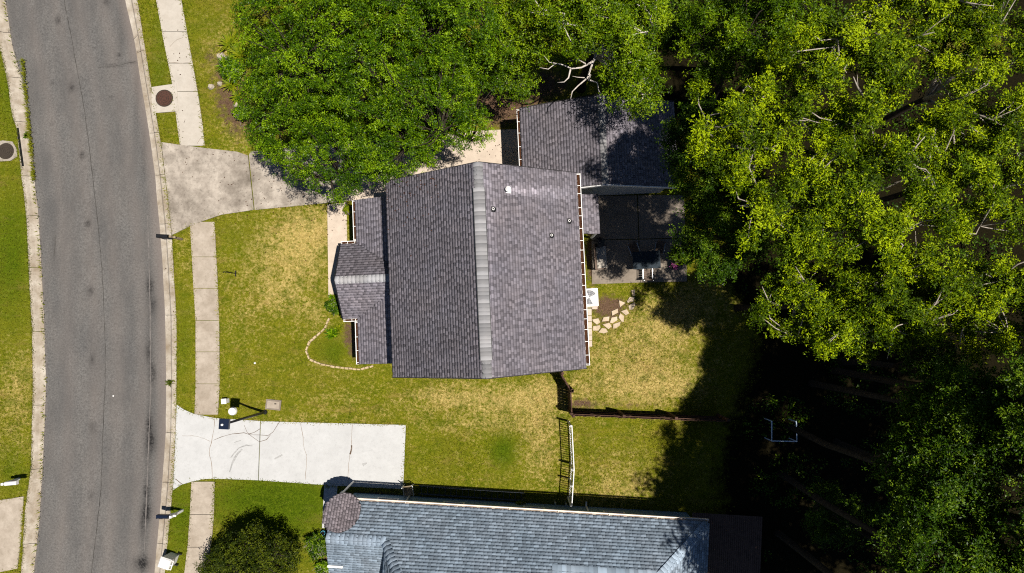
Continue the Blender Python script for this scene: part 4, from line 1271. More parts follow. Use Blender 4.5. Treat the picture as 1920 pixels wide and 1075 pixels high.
# rocks near the dense tree
for i, (px, py, r, lab) in enumerate([(416, 107, .28, 'pale pointed rock by the yellow green ferns'), (396, 163, .2, 'flat pale rock lying on bare soil near the pavement'), (443, 197, .2, 'small pale rock at the edge of the dense tree'), (412, 157, .16, 'slim pale rock beside the ferns below the pointed one')]):
    rng = np.random.default_rng(i)
    c = P(px, py)
    n = 9
    vs = [c + Vector((math.cos(2*math.pi*k/n) * r * rng.uniform(.7, 1.1), math.sin(2*math.pi*k/n) * r * rng.uniform(.6, 1.0), 0)) for k in range(n)]
    vs2 = [c + (v - c) * rng.uniform(.55, .8) + Vector((0, 0, r * rng.uniform(.4, .7))) for v in vs]
    tag(MB().add(vs + vs2, [(k, (k+1) % n, n + (k+1) % n, n + k) for k in range(n)] + [tuple(range(n, 2*n))]).build('rock', M['rock']), lab, 'rock', 'rocks beside the dense tree')

# patio furniture in the shade
c = P(1126, 482, .8); c.z = .03
g = empty('covered_bench', c, 'long brown garden bench with a pale cushion standing on the shady patio', 'bench')
MB().box(c + Vector((.10, 0, .42)), (.5, 1.25, .08), R(4)).build('seat', M['walk_pale'], g)
bk = MB()
for k in range(5): bk.box(c + Vector((-.20 - .03 * k, 0, .52 + k * .10)), (.035, 1.3, .085), R(4))
bk.build('backrest', M['brown'], g)
for sx, sy in ((-.16, -.55), (.3, -.55), (-.16, .55), (.3, .55)):
    MB().box(c + Vector((sx, sy, .19)), (.07, .07, .38)).build('leg', M['brown'], g)
for sy in (-.6, .6): MB().box(c + Vector((.08, sy, .62)), (.5, .06, .05), R(4)).build('armrest', M['brown'], g)
c = P(1122, 456, .5); c.z = .03
g = empty('kettle_barbecue', c, 'round black kettle barbecue beside the bench on the patio', 'barbecue')
MB().disc(c + Vector((0, 0, .55)), .16, .2, 18, .28).build('bowl', M['black'], g)
MB().disc(c + Vector((0, 0, .752)), .285, .16, 18, .10).build('lid', M['black'], g)
for a0 in (0, 2.1, 4.2): MB().tube([c + Vector((math.cos(a0) * .25, math.sin(a0) * .25, 0)), c + Vector((math.cos(a0) * .13, math.sin(a0) * .13, .58))], .014, 5).build('leg', M['black'], g)
c = P(1212, 488, .7); c.z = .03
g = empty('patio_table', c, 'dark glass topped table standing in the deep patio shade', 'table')
MB().box(c + Vector((0, 0, .72)), (1.4, .9, .03), R(3)).build('table_top', M['glass'], g)
for sx in (-.6, .6):
    for sy in (-.36, .36): MB().box(c + Vector((sx, sy, .35)), (.04, .04, .71)).build('leg', M['metal'], g)
def chair(c, rz, label, seatm, fm, group='patio chairs'):
    g = empty('garden_chair', c, label, 'chair', group)
    m = Matrix.Rotation(rz, 3, 'Z')
    V_ = lambda x, y, z: c + m @ Vector((x, y, z))
    st_ = MB()
    for k in range(5): st_.box(V_(0, -.19 + k * .095, .43), (.46, .08, .025), rz)
    st_.build('seat', seatm, g)
    bk = MB()
    for k in range(4): bk.box(V_(0, .25 + k * .03, .52 + k * .105), (.46, .02, .085), rz)
    bk.build('backrest', seatm, g)
    for sx in (-.24, .24):
        MB().bar(V_(sx, -.24, 0), V_(sx, -.22, .62), .028).build('leg', fm, g)
        MB().bar(V_(sx, .22, 0), V_(sx, .36, .9), .028).build('leg', fm, g)
        MB().bar(V_(sx, -.25, .63), V_(sx, .28, .63), .04, .02).build('armrest', fm, g)
    return g
chair(P(1185, 470) + Vector((0, 0, .03)), R(20), 'dark chair behind the patio table nearest the bench', M['brown'], M['metal'])
chair(P(1232, 468) + Vector((0, 0, .03)), R(-10), 'dark chair behind the patio table nearest the tree', M['brown'], M['metal'])
chair(P(1210, 515) + Vector((0, 0, .03)), R(180), 'dark chair on the lawn side of the patio table', M['brown'], M['metal'])
chair(P(769, 917), R(8), 'brown slatted chair with a pale metal frame at the end of the white driveway', M['post_wood'], M['metal'])
b_ = P(759, 908)
tag(MB().tube([b_, b_ + Vector((.05, .1, 1.3))], .02, 6).build('garden_pole', M['white']), 'slim white pole leaning beside the brown slatted chair', 'pole')
# pots
def pot(px, py, r, h, mat, label, lm=None, z0=0.0):
    c = P(px, py); c.z = z0
    g = empty('plant_pot', c, label, 'plant pot')
    MB().disc(c, r * .72, h, 18, r).build('pot', mat, g)
    MB().disc(c + Vector((0, 0, h)), r * 1.06, .03, 18).build('rim', mat, g)
    MB().disc(c + Vector((0, 0, h + .01)), r * .9, .022, 16).build('soil', M['void'], g)
    if lm: leafy('foliage', [(c + Vector((0, 0, h + .15)), r * .9)], 160, .09, lm, g, seed=int(px))
    return g
pot(1262, 500, .2, .3, M['brown'], 'brown pot with pink flowers at the patio edge under the tree', M['pink'], .03)
pot(616, 1013, .3, .42, M['blue'], 'bright blue glazed pot beside the blue house wall', M['leaf_dark'])
pot(608, 997, .11, .22, M['teal'], 'small turquoise pot at the end of the white path')

# U-shaped pipe frame in the dark under the trees
g = empty('pipe_frame', P(1470, 810), 'pale blue U shaped pipe frame standing in the deep tree shade', 'pipe frame')
zf = .95
c4 = [P(1447, 790, zf), P(1447, 827, zf), P(1494, 828, zf), P(1493, 791, zf)]
MB().tube(c4, .035, 8).build('top_rail', M['pipe'], g)
for q in c4: MB().tube([Vector((q.x, q.y, 0)), Vector((q.x, q.y, zf))], .03, 8).build('leg', M['pipe'], g)

# ladder and clutter along the neighbour's shaded wall
a, b = NF(3.6, .02, .12), NF(9.0, -.02, .12)
g = empty('ladder', a, 'long aluminium ladder lying in the shade along the blue house wall', 'ladder')
u = (b - a).normalized(); s_ = Vector((-u.y, u.x, 0))
for k in (-.2, .2): MB().bar(a + s_ * k, b + s_ * k, .06, .09).build('rail', M['ladder'], g)
rung = None
for i in range(18):
    p = a.lerp(b, (i + .5) / 18)
    MB().tube([p - s_ * .18, p + s_ * .18], .018, 6).build('rung', M['ladder'], g)
for px, py, lab in ((1040, 940, 'small grey faucet post in the shade north of the blue house'), (1060, 942, 'grey hose reel post near the picket fence end'),):
    q = P(px, py)
    o = MB().tube([q, q + Vector((0, 0, .6)), q + Vector((0, .12, .62))], .04, 6).build('water_tap', M['metal']); tag(o, lab, 'tap')

# wooden deck east of the blue house
dk = empty('wooden_deck', NF(NLEN + 1.5, -3), 'brown slatted wooden deck in the shade at the end of the blue house', 'deck')
me = None
for k in range(34):
    x = NLEN - .1 + k * .105
    if me is None:
        o = MB().box((0, 0, 0), (.092, 5.0, .04)).build('deck_board', M['deck_wood'], dk); me = o.data
    else: o = link('deck_board', me, M['deck_wood'], dk)
    o.matrix_basis = Matrix.Translation(NF(x, -2.75, .35 + random.uniform(-.003, .003))) @ Matrix.Rotation(ang, 4, 'Z')
for x in (NLEN + .2, NLEN + 3.2):
    MB().box(NF(x, -2.75, .24), (.1, 4.8, .17), ang).build('joist', M['deck_wood'], dk)
    for yv in (-.6, -5): MB().box(NF(x, yv, .08), (.12, .12, .16), ang).build('post', M['deck_wood'], dk)

# ------------------------------------------------------------------ trees
def sprig_leaves(centers, rng, per, rad, size, up, aspect, tint, outc, flat=.6):
    """leaves of many sprigs: per leaves round each centre, pointing away from it"""
    n = len(centers)
    C_ = np.repeat(centers, per, 0)
    d = rng.normal(size=(n * per, 3)); d /= np.linalg.norm(d, axis=1)[:, None]
    d[:, 2] = np.abs(d[:, 2]) * .7 - .1
    C_ = C_ + d * (rad * rng.uniform(.25, 1, n * per) ** .6)[:, None] * np.array([1, 1, flat])
    out = np.repeat(outc, per, 0)
    nr = rng.normal(size=(n * per, 3)) * .62 + np.array([0, 0, up]) + out * .4
    nr /= np.linalg.norm(nr, axis=1)[:, None]
    ax = d + rng.normal(size=d.shape) * .35
    ax -= nr * (ax * nr).sum(1)[:, None]; ax /= np.linalg.norm(ax, axis=1)[:, None] + 1e-9
    s = np.cross(nr, ax)
    L = size * rng.uniform(.65, 1.3, n * per)[:, None]
    W = L * aspect
    V = np.stack([C_ - ax * L * .5, C_ + s * W * .5 + nr * L * .06, C_ + ax * L * .5 - nr * L * .12, C_ - s * W * .5 + nr * L * .06], 1).reshape(-1, 3)
    F = np.arange(4 * n * per).reshape(-1, 4)
    base = np.repeat(rng.normal((tint[0] + tint[1]) / 2, (tint[1] - tint[0]) / 4, n), per)
    T = np.clip(base + rng.normal(0, .16, n * per), 0, 1)
    return V, F, T

def tips_in(env, n, rng, mind, low=-.25, shell=.62, voids=None):
    tips, outs = [], []
    tries = 0
    w = np.array([e[1][0] * e[1][1] for e in env]); w = w / w.sum()
    ph = rng.uniform(0, 6.28, 6)
    while len(tips) < n and tries < n * 25:
        tries += 1
        c, r = env[rng.choice(len(env), p=w)]
        d = rng.normal(size=3); d /= np.linalg.norm(d)
        if d[2] < low: continue
        a = math.atan2(d[1], d[0])
        wob = 1 + .09 * math.sin(3 * a + ph[0] + 2 * d[2]) + .07 * math.sin(5 * a + ph[1]) + .06 * math.sin(9 * a + ph[2])
        k = rng.uniform(shell, 1.0) * wob
        p = np.array(c) + d * np.array(r) * k
        if voids:                                 # leave hollows in the crown
            f_, th_ = voids
            v_ = math.sin(f_ * p[0] + ph[3]) * math.sin(f_ * 1.25 * p[1] + ph[4]) + .6 * math.sin(f_ * 1.7 * p[0] + f_ * .9 * p[1] + ph[5]) * math.cos(f_ * p[2])
            if v_ < th_: continue
        if tips and np.min(np.linalg.norm(np.array(tips) - p, axis=1)) < mind: continue
        tips.append(p); outs.append(d)
    return np.array(tips), np.array(outs)

def tree(name, label, base, env, n, clump, sprigs, per, rad, size, lm, bm, seed, group=None, mind=.45, up=.8, aspect=.48, tint=(0, 1), trunk_r=.22, low=-.25, shell=.62, limbs=5, twig=.02, flat=.6, cat='tree', fork=.45, bare=0, voids=None):
    rng = np.random.default_rng(seed)
    base = Vector((base[0], base[1], 0))
    if name == 'wood_tree' and base.y > -.5 and base.x < 10.2: base.x = 10.2 + (base.y % 1) * .8
    root = empty(name, base, label, cat, group)
    tips, outs = tips_in(env, n, rng, mind, low, shell, voids)
    cen = np.mean([np.array(e[0]) for e in env], 0)
    zlow = min(e[0][2] - e[1][2] for e in env)
    fk = base.lerp(Vector(cen), fork); fk.z = max(zlow * .9, .35 * cen[2])
    tr = MB().tube([base - Vector((0, 0, .1)), base + Vector((0, 0, .25)), base.lerp(fk, .5) + Vector((rng.uniform(-.12, .12), rng.uniform(-.12, .12), 0)), fk, fk + Vector((0, 0, trunk_r * .8))], [trunk_r * 1.5, trunk_r * 1.1, trunk_r * .95, trunk_r * .75, .02], 9)
    tr.build('trunk', M['bark_dark'], root, True)
    # limbs: aim at spread-out tips
    ang0 = rng.uniform(0, 6.28)
    nodes = [(np.array(fk), trunk_r * .7)]
    lb = MB()
    for i in range(limbs):
        c, r = env[i % len(env)]
        a = ang0 + 2 * math.pi * i / limbs + rng.uniform(-.3, .3)
        e = np.array(c) + np.array([math.cos(a) * r[0] * .62, math.sin(a) * r[1] * .62, r[2] * rng.uniform(.0, .45)])
        m1 = np.array(fk) * .55 + e * .45 + np.array([0, 0, -.25]) + rng.normal(size=3) * .18
        m2 = np.array(fk) * .22 + e * .78 + rng.normal(size=3) * .2
        pts = [np.array(fk), m1, m2, e]
        rads = [trunk_r * .62, trunk_r * .45, trunk_r * .3, trunk_r * .16]
        lb.tube([Vector(p) for p in pts], rads, 6)
        for p, q, r0, r1 in zip(pts, pts[1:], rads, rads[1:]):
            for t_ in (.3, .65, 1.0): nodes.append((p + (q - p) * t_, r0 + (r1 - r0) * t_))
    NP = np.array([q[0] for q in nodes]); NR = [q[1] for q in nodes]
    for tp in tips:
        dd = np.linalg.norm(NP - tp, axis=1) + np.maximum(0, NP[:, 2] - tp[2]) * .6
        k = int(np.argmin(dd))
        a_ = NP[k]
        mid = a_ * .45 + tp * .55 + rng.normal(size=3) * .14
        lb.tube([Vector(a_), Vector(mid), Vector(tp)], [min(NR[k] * .6, twig * 2.2), twig * 1.3, twig * .55], 4, False)
    for i in range(bare):                        # pale bare twigs standing clear of the leaves
        k = rng.integers(len(tips))
        p0 = tips[k] - outs[k] * .5
        d = outs[k] * .8 + rng.normal(size=3) * .6; d[2] = abs(d[2]) * .5 + .25
        d /= np.linalg.norm(d)
        p1 = p0 + d * rng.uniform(.4, .8); p2 = p1 + (d + rng.normal(size=3) * .35) * rng.uniform(.3, .6)
        lb.tube([Vector(p0), Vector(p1), Vector(p2)], [.04, .03, .012], 5)
        p3 = p1 + (d + rng.normal(size=3) * .6) * rng.uniform(.25, .5)
        lb.tube([Vector(p1), Vector(p3)], [.022, .008], 4)
    lb.build('limbs', bm, root, True)
    # leaf sprigs in flattened clumps round each tip
    S = np.repeat(tips, sprigs, 0)
    off = rng.normal(size=S.shape) * clump * np.array([.62, .62, .36])
    S = S + off
    o = np.repeat(outs, sprigs, 0)
    V, F, T = sprig_leaves(S, rng, per, rad, size, up, aspect, tint, o, flat)
    T = np.clip(T + np.repeat(rng.normal(0, .18, len(tips)), sprigs * per), 0, 1)
    cr = link('crown', np_mesh('crown', V, F, {'tint': T}), lm, root)
    return root

def E(px, py, z, rx, ry, rz):
    p = P(px, py, z)
    return ((p.x, p.y, z), (rx, ry, rz))
def gnd(px, py, z):
    p = P(px, py, z)
    return (p.x, p.y)

# the big dense tree over the driveway
env = [E(700, 130, 5.6, 5.0, 4.2, 3.0), E(560, 180, 4.6, 2.7, 3.4, 2.3), E(640, 290, 4.6, 2.6, 2.2, 2.3), E(795, 215, 5.8, 2.5, 2.1, 2.5), E(845, 245, 5.4, 1.7, 1.25, 1.9), E(740, 290, 5.2, 1.6, 1.3, 1.9), E(845, 70, 6.0, 2.4, 3.0, 2.6), E(560, 30, 5.0, 2.8, 2.5, 2.4), E(740, -40, 5.8, 4.0, 2.6, 2.8)]
tree('dense_tree', 'huge dense deep green tree spreading over the old driveway', gnd(700, 120, 5.0), env, 900, .30, 35, 10, .12, .080, M['leaf_dense'], M['bark_dark'], 11, mind=.38, up=.5, tint=(.05, .95), trunk_r=.34, low=-.12, shell=.70, voids=(3.0, -.68), limbs=9)
env = [E(985, 60, 5.2, 1.6, 2.0, 1.8), E(960, 150, 4.0, 1.1, 1.0, 1.2)]
tree('slim_tree', 'small leafy tree squeezed between the dense tree and the oak', gnd(980, 60, 4.0), env, 60, .38, 46, 10, .16, .09, M['leaf_oak'], M['bark'], 12, mind=.5, tint=(.1, 1), trunk_r=.12, limbs=4, shell=.5)
# the oak with dead boughs
env = [E(1105, 25, 7.4, 2.3, 1.5, 1.6), E(1190, 150, 7.2, 1.1, 1.35, 1.1), E(1190, 60, 7.8, 1.35, 2.0, 1.4), E(1050, 10, 7.0, 1.6, 1.4, 1.4)]
oak = tree('oak_tree', 'green oak with bare dead boughs reaching over the garage roof', gnd(1120, 60, 7.0), env, 150, .42, 48, 10, .16, .09, M['leaf_oak'], M['bark_pale'], 13, mind=.5, tint=(.15, 1), trunk_r=.22, limbs=6, shell=.45, twig=.022, voids=(2.4, -.3))
db = MB()
def bough(pts, z0, z1, r0):
    n = len(pts)
    q = [P(a, b, z0 + (z1 - z0) * i / (n - 1)) for i, (a, b) in enumerate(pts)]
    db.tube(q, [r0 * (1 - .72 * i / (n - 1)) for i in range(n)], 6)
bough([(1150, 70), (1120, 95), (1107, 130), (1102, 146), (1084, 161), (1073, 172), (1070, 185)], 6.6, 6.2, .06)
bough([(1107, 140), (1104, 150), (1120, 155), (1123, 172), (1128, 176)], 6.4, 6.2, .05)
bough([(1120, 110), (1100, 122), (1090, 127), (1072, 129), (1056, 122), (1042, 119), (1028, 130), (1012, 127)], 6.5, 6.4, .05)
bough([(1070, 129), (1066, 146), (1058, 154), (1045, 155)], 6.4, 6.1, .045)
bough([(1098, 120), (1085, 112), (1078, 98)], 6.4, 6.6, .035)
bough([(1096, 146), (1082, 145), (1073, 143)], 6.3, 6.3, .025)
bough([(1042, 119), (1030, 117), (1020, 105)], 6.4, 6.5, .025)
bough([(1098, 118), (1080, 112), (1066, 114)], 6.4, 6.4, .02)
db.build('dead_bough', M['bark_pale'], oak, True)

RIGHT = [
    # px, py, z, rx, ry, rz, tips, label
    (1345, 60, 9.5, 1.3, 1.7, 1.5, 40, 'green tree just right of the black gap beside the oak', 'leaf_oak'),
    (1450, 60, 11.0, 2.0, 1.9, 1.8, 60, 'bright tree at the top edge behind the black gap', 'leaf_oak'),
    (1380, 240, 12.0, 1.9, 1.7, 1.6, 50, 'yellow green tree reaching towards the garage roof', 'leaf_yellow'),
    (1560, 170, 12.5, 2.5, 2.3, 2.0, 75, 'broad yellow green tree in the middle of the top right wood', 'leaf_yellow'),
    (1700, 40, 12.5, 2.4, 2.0, 1.9, 65, 'yellow green tree with white bare branches at the top edge', 'leaf_yellow'),
    (1850, 130, 12.5, 2.0, 2.6, 2.0, 50, 'thin yellow green tree in the top right corner', 'leaf_yellow'),
    (1475, 400, 12.2, 2.0, 2.0, 1.7, 60, 'yellow green tree overhanging the patio shade', 'leaf_yellow'),
    (1640, 370, 12.8, 2.6, 2.2, 1.9, 75, 'tall yellow green tree in the heart of the right hand wood', 'leaf_yellow'),
    (1810, 330, 12.8, 2.2, 2.2, 1.9, 60, 'yellow green tree by the pale bare trunk near the right edge', 'leaf_yellow'),
    (1615, 605, 10.0, 1.7, 1.3, 1.4, 55, 'low yellow green tree hanging out over the black clearing', 'leaf_yellow'),
    (1530, 570, 9.2, 2.1, 1.4, 1.5, 80, 'yellow green tree hanging over the back lawn shade', 'leaf_yellow'),
    (1700, 550, 11.0, 2.2, 1.8, 1.7, 55, 'yellow green tree above the dark clearing', 'leaf_yellow'),
    (1850, 570, 11.2, 2.3, 1.8, 1.7, 55, 'yellow green tree at the right edge above the darker trees', 'leaf_yellow'),
    (1740, 700, 7.5, 1.3, 1.3, 1.4, 22, 'dim green sapling below the yellow green canopy', 'leaf_dark'),
    (1580, 960, 3.2, 1.8, 1.6, 1.2, 22, 'dim understorey tree in the middle of the black clearing', 'leaf_dark'),
    (1325, 290, 8.6, 1.6, 2.0, 1.2, 120, 'dark tree at the rim of the wood beside the garage', 'leaf_dark'),
    (1345, 445, 8.4, 1.5, 1.7, 1.2, 90, 'dark tree at the rim of the wood beside the patio', 'leaf_dark'),
    (1265, 40, 6.0, 1.0, 1.4, 1.4, 22, 'dark tree in the gap right of the oak', 'leaf_dark'),
]
# the wood goes on past the edge of the view and shades the clearing
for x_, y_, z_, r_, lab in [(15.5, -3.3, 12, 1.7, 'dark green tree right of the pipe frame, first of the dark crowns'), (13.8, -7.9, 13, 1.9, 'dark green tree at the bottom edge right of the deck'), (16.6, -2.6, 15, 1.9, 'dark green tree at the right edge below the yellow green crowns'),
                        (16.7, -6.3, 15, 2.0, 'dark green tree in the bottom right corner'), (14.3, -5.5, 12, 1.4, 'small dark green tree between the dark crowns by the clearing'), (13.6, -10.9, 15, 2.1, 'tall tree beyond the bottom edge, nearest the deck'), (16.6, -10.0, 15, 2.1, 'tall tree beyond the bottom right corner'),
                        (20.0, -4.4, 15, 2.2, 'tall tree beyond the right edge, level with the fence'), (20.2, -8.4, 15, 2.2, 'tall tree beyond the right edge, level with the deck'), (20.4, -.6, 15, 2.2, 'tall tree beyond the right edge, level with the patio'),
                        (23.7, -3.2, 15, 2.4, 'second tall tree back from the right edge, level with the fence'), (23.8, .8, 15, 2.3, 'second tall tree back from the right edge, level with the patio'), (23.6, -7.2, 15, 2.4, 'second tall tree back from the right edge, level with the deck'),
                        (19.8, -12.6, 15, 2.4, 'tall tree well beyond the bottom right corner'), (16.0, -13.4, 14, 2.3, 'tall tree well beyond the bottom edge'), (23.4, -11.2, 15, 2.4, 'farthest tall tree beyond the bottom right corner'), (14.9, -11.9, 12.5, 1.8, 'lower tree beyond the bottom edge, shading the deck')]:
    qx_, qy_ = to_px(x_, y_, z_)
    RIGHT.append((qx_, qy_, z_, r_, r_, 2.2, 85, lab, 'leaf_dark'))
for i, (px, py, z, rx, ry, rz, n, lab, lm) in enumerate(RIGHT):
    yel = lm == 'leaf_yellow'
    rng = np.random.default_rng(100 + i)
    env = [E(px, py, z, rx, ry, rz)]
    for k in range(3):
        a = rng.uniform(0, 6.28)
        c = env[0][0]
        env.append(((c[0] + math.cos(a) * rx * .6, c[1] + math.sin(a) * ry * .6, c[2] + rng.uniform(-1.2, .5)), (rx * .55, ry * .55, rz * .75)))
    far_ = px > 2060 or py > 1230
    shade_ = lm == 'leaf_dark' and z > 11
    sp = dict(sprigs=64, per=11, rad=.15, size=.092) if not far_ else dict(sprigs=16, per=10, rad=.25, size=.22)
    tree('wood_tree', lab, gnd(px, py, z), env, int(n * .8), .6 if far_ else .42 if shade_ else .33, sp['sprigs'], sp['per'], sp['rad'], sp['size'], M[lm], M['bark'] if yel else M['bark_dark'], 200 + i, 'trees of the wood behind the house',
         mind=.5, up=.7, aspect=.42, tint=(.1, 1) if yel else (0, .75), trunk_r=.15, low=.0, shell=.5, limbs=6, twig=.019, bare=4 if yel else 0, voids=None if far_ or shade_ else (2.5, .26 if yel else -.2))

# low undergrowth over the floor of the wood
rng = np.random.default_rng(77)
N = 5200
x = rng.uniform(6, 27, N); y = rng.uniform(-14, 18, N)
dry_, lush_, dirt_, lit_ = fields(x, y)
pat = np.sin(x * .9 + 2 * np.sin(y * .5)) * np.sin(y * 1.1 + x * .3)
ok = (lit_ > .75) & (pat > .05)
ok &= ~inside([tuple(NF(a, b)[:2]) for a, b in ((0, .2), (NLEN + 3.6, .2), (NLEN + 3.6, -9), (0, -9))], x, y)
ok &= ~inside([tuple(HF(a, b)[:2]) for a, b in ((gw, 3), (ge, 3), (ge, gn), (gw, gn))], x, y)
cen_ = np.stack([x[ok], y[ok], rng.uniform(.05, .7, ok.sum())], 1)
V, F, T = sprig_leaves(cen_, rng, 12, .3, .13, .8, .5, (0, .9), np.zeros_like(cen_), .5)
tag(link('undergrowth', np_mesh('undergrowth', V, F, {'tint': T}), M['leaf_dark']), 'low dark leafy undergrowth on the floor of the wood', 'undergrowth', kind='stuff')

# ------------------------------------------------------------------ bushes and bed plants
env = [E(470, 1055, 2.0, 1.3, 1.2, 1.4), E(415, 1068, 1.7, 1.0, 1.0, 1.0), E(525, 1050, 1.6, .9, .9, 1.1), E(470, 1015, 2.0, .8, .7, 1.3), E(440, 1040, 2.6, .7, .7, 1.0), E(505, 1030, 2.5, .6, .6, 1.0)]
tree('olive_bush', 'rounded dark olive bush tree on the lawn beside the lower pavement', gnd(470, 1045, 2.2), env, 330, .28, 14, 8, .13, .085, M['leaf_olive'], M['bark_dark'], 31, mind=.24, tint=(.05, 1), voids=(3.2, -.5), trunk_r=.1, limbs=7, shell=.6, cat='bush')
def shrub(px, py, r, h, lm, label, seed, n=60, size=.10, cat='shrub', name='shrub', tint=(0, 1), group=None):
    p = P(px, py)
    tree(name, label, (p.x, p.y), [((p.x, p.y, h * .55), (r, r * .9, h * .45))], n, r * .22, 8, 7, .10, size, M[lm], M['bark'], seed, group, mind=r * .12, tint=tint, trunk_r=.03, limbs=5, twig=.008, shell=.5, cat=cat)
shrub(602, 1018, .62, .9, 'leaf_dark', 'dark green shrub by the blue glazed pot', 41, 90, .09)
shrub(608, 1062, .35, .5, 'leaf_dense', 'small green shrub at the corner of the blue house bed', 42, 40, .09)
shrub(632, 575, .40, .6, 'leaf_dark', 'dark shrub at the end of the cream porch path', 43, 60, .10)
shrub(440, 135, .60, .7, 'leaf_dense', 'dense green shrub beside the bright ferns near the pavement', 44, 80, .10)
shrub(460, 215, .45, .6, 'leaf_dense', 'green shrub at the bottom of the dense tree', 45, 50, .1)
shrub(655, 395, .22, .4, 'leaf_fern', 'small pale plant between porch path and gutter', 46, 25, .08)
shrub(1270, 480, .55, 1.4, 'leaf_oak', 'light green shrub at the far edge of the patio', 47, 60, .12)
shrub(1235, 345, .3, .8, 'leaf_fern', 'pale shrub beside the garage south gable', 48, 25, .1)
shrub(975, 945, .22, .45, 'leaf_fern', 'small plant in the shade along the blue house wall', 49, 25, .08)

def strappy(px, py, n, L, lm, label, seed, name='strap_leaf_plant', arch=.5, w=.03, z0=0.0):
    """rosette of long arching leaves, each leaf its own face strip"""
    rng = np.random.default_rng(seed)
    p = P(px, py)
    V, F, T = [], [], []
    for i in range(n):
        a = rng.uniform(0, 6.28); l = L * rng.uniform(.6, 1.15); el = rng.uniform(.5, 1.35)
        d = np.array([math.cos(a), math.sin(a)]); s = np.array([-d[1], d[0]])
        b0 = np.array([p.x, p.y]) + d * rng.uniform(0, .05)
        o = len(V)
        for k, t_ in enumerate((0, .4, .75, 1.0)):
            hor = b0 + d * l * t_ * math.cos(el) + d * l * arch * t_ * t_ * .5
            z = z0 + .02 + l * (t_ * math.sin(el) - arch * t_ * t_ * .9 * math.sin(el))
            ww = w * (.6, 1, .7, .08)[k]
            V += [(*(hor - s * ww), max(z, .02)), (*(hor + s * ww), max(z, .02))]
        for k in range(3): F.append((o + 2*k, o + 2*k + 1, o + 2*k + 3, o + 2*k + 2)); T.append(np.clip(rng.normal(.55, .25), 0, 1))
    me = np_mesh(name, np.array(V), np.array(F), {'tint': np.array(T)})
    return tag(link(name, me, M[lm]), label, 'plant')
for i, (px, py, n, L, lab) in enumerate([(432, 85, 90, .75, 'yellow green fern clump nearest the top of the front verge'), (452, 105, 110, .85, 'largest bright fern clump beside the dense tree'), (425, 125, 70, .6, 'yellow green fern clump beside the pointed rock'),
                                        (435, 160, 60, .55, 'low fern clump by the reddish dry patch'), (448, 182, 50, .5, 'lowest fern clump beside the dense tree')]):
    strappy(px, py, n, L, 'leaf_fern' if i != 2 else 'leaf_dense', lab, 60 + i, 'fern')
strappy(622, 627, 40, .42, 'leaf_dense', 'spiky green rosette in the front garden bed', 70, 'agave', .3, .04)
strappy(634, 618, 26, .3, 'leaf_fern', 'small pale spiky plant above the green rosette', 71, 'agave', .3, .03)
strappy(625, 560, 26, .35, 'leaf_dense', 'spiky plant touching the end of the porch path', 72, 'agave', .3, .03)
strappy(50, 254, 60, .2, 'leaf_dark', 'small dark weed growing in the far gutter', 73, 'weed', .5, .02, -.09)
strappy(318, 717, 60, .22, 'leaf_olive', 'brown weed growing in the joint of the house side kerb', 74, 'weed', .5, .02, -.05)

# ------------------------------------------------------------------ grass blades on the lawns
def blades(n, seed, x, y, lo=.035, hi=.085, w=.016):
    rng = np.random.default_rng(seed)
    dry, lush, dirt, lit = fields(x, y)
    keep = rng.random(len(x)) > np.clip(dirt * .9 + lit * 1.3, 0, 1)
    x, y, dry, lush = x[keep], y[keep], dry[keep], lush[keep]
    m = len(x)
    a = rng.uniform(0, 6.28, m); h = rng.uniform(lo, hi, m); t = rng.uniform(.3, 1.4, m) * h
    b = a + 1.57
    ww = w * rng.uniform(.6, 1.4, m)
    z0 = -.03
    V = np.stack([np.stack([x - np.cos(b) * ww, y - np.sin(b) * ww, np.full(m, z0)], 1), np.stack([x + np.cos(b) * ww, y + np.sin(b) * ww, np.full(m, z0)], 1),
                  np.stack([x + np.cos(a) * t, y + np.sin(a) * t, z0 + .03 + h], 1)], 1).reshape(-1, 3)
    return V, dry, lush
rng = np.random.default_rng(5)
N = 420000
x = rng.uniform(-28, 15, N); y = rng.uniform(-14, 18, N)
ok = (x < interp(L_OUT, y) - .02) | (x > interp(R_OUT, y) + .03)
for pl in PAVED: ok &= ~inside(pl, x, y)
hb_ = [tuple(HF(a, b)[:2]) for a, b in ((-3.9, -3.9), (3.9, -3.9), (3.9, 3.9), (-3.9, 3.9))]
ok &= ~inside(hb_, x, y)
ok &= ~inside([tuple(NF(a, b)[:2]) for a, b in ((.3, -.4), (NLEN, -.4), (NLEN, -9), (.3, -9))], x, y)
ok &= ~inside([tuple(HF(a, b)[:2]) for a, b in ((gw + .3, 3), (ge, 3), (ge, gn), (gw + .3, gn))], x, y)
ok &= ~inside([tuple(HF(a, b)[:2]) for a, b in ((pe_n + .3, ps + .3), (-3.8, ps + .3), (-3.8, pn), (pe_n + .3, pn))], x, y)
V1, d1, l1 = blades(0, 6, x[ok], y[ok])
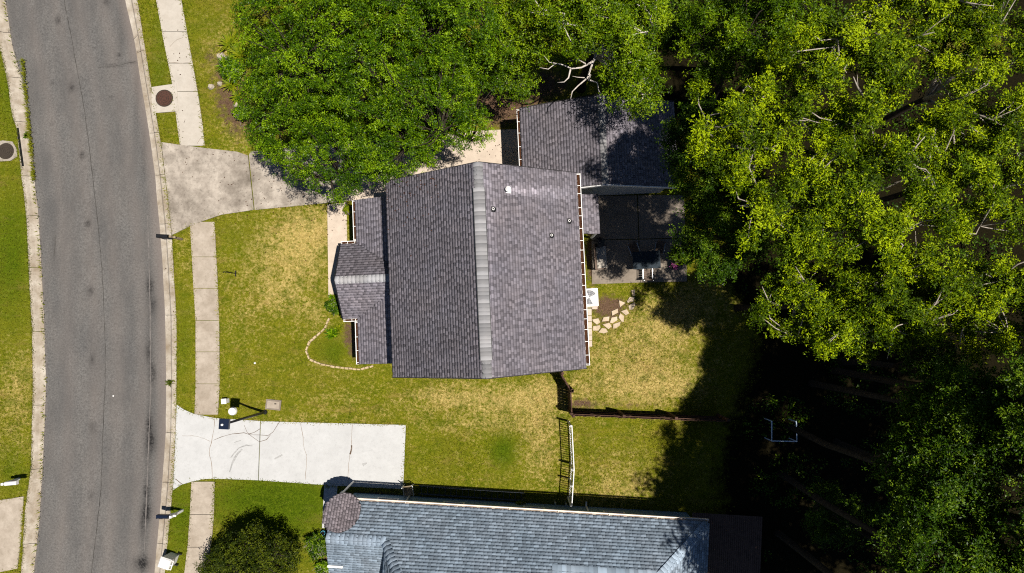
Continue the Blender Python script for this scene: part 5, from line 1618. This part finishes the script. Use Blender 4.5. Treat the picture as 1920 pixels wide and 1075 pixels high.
# longer ragged blades creeping over the edges of kerbs and slabs
ex, ey = [], []
for line, k in ((L_OUT, 9000), (R_OUT, 2200), (W1L, 500), (W1R, 500), (W2L, 600), (W2R, 700), (W3L, 300), (W3R, 500), (DRIVE2, 1500), (DRIVE1[9:], 500), (PORCHWALK, 250), (STEPWALK, 200), (LEFTDRIVE, 300), ([(42, 110), (52, 214), (58, 275), (63, 340)], 1400), (L_IN, 700)):
    w_ = np.array(XY(line))
    seg = np.linalg.norm(np.diff(w_, axis=0), axis=1); cum = np.concatenate([[0], np.cumsum(seg)])
    t_ = rng.uniform(0, cum[-1], k)
    clump = .5 + .5 * np.sin(t_ * 3.1) * np.sin(t_ * 1.27 + 1)
    t_ = t_[rng.random(k) < clump + .25]
    ex.append(np.interp(t_, cum, w_[:, 0]) + rng.normal(0, .05, len(t_))); ey.append(np.interp(t_, cum, w_[:, 1]) + rng.normal(0, .03, len(t_)))
V2, d2, l2 = blades(0, 7, np.concatenate(ex), np.concatenate(ey), .08, .15, .018)
V = np.concatenate([V1, V2]); dr = np.concatenate([d1, d2]); lu = np.concatenate([l1, l2])
me = np_mesh('grass', V, np.arange(len(V)).reshape(-1, 3), {'dry': dr, 'lush': lu})
tag(link('grass', me, M['blade']), 'short mown lawn grass, patchy green and straw', None, kind='stuff')['category'] = 'grass'

# fallen leaves under the dense tree: on the drive, the verge and the house roof
rng = np.random.default_rng(91)
cs = []
for (cx_, cy_, sx_, sy_, k) in ((540, 350, 60, 30, 90), (450, 240, 40, 60, 60), (640, 400, 40, 30, 50), (930, 270, 30, 25, 60), (345, 200, 20, 120, 30), (560, 470, 90, 90, 60)):
    qx, qy = PA(cx_ + rng.normal(0, sx_, k), cy_ + rng.normal(0, sy_, k), .045)
    cs.append(np.stack([qx, qy, np.full(k, .047)], 1))
for k in range(70):
    a_, b_ = rng.uniform(-EW, -EW * .35), EL - abs(rng.normal(0, 1.5))
    if b_ < -EL: continue
    q = HF(a_, b_, ZR - (ZR - ZE) * abs(a_) / EW + .035)
    cs.append(np.array([[q.x, q.y, q.z]]))
V, F, T = leaves(np.concatenate(cs), rng, .075, 2.5, .6, (0, 1))
tag(link('fallen_leaves', np_mesh('fallen_leaves', V, F, {'tint': T}), M['debris']), 'brown leaves fallen on the drive, verge and roof near the dense tree', 'leaves', kind='stuff')
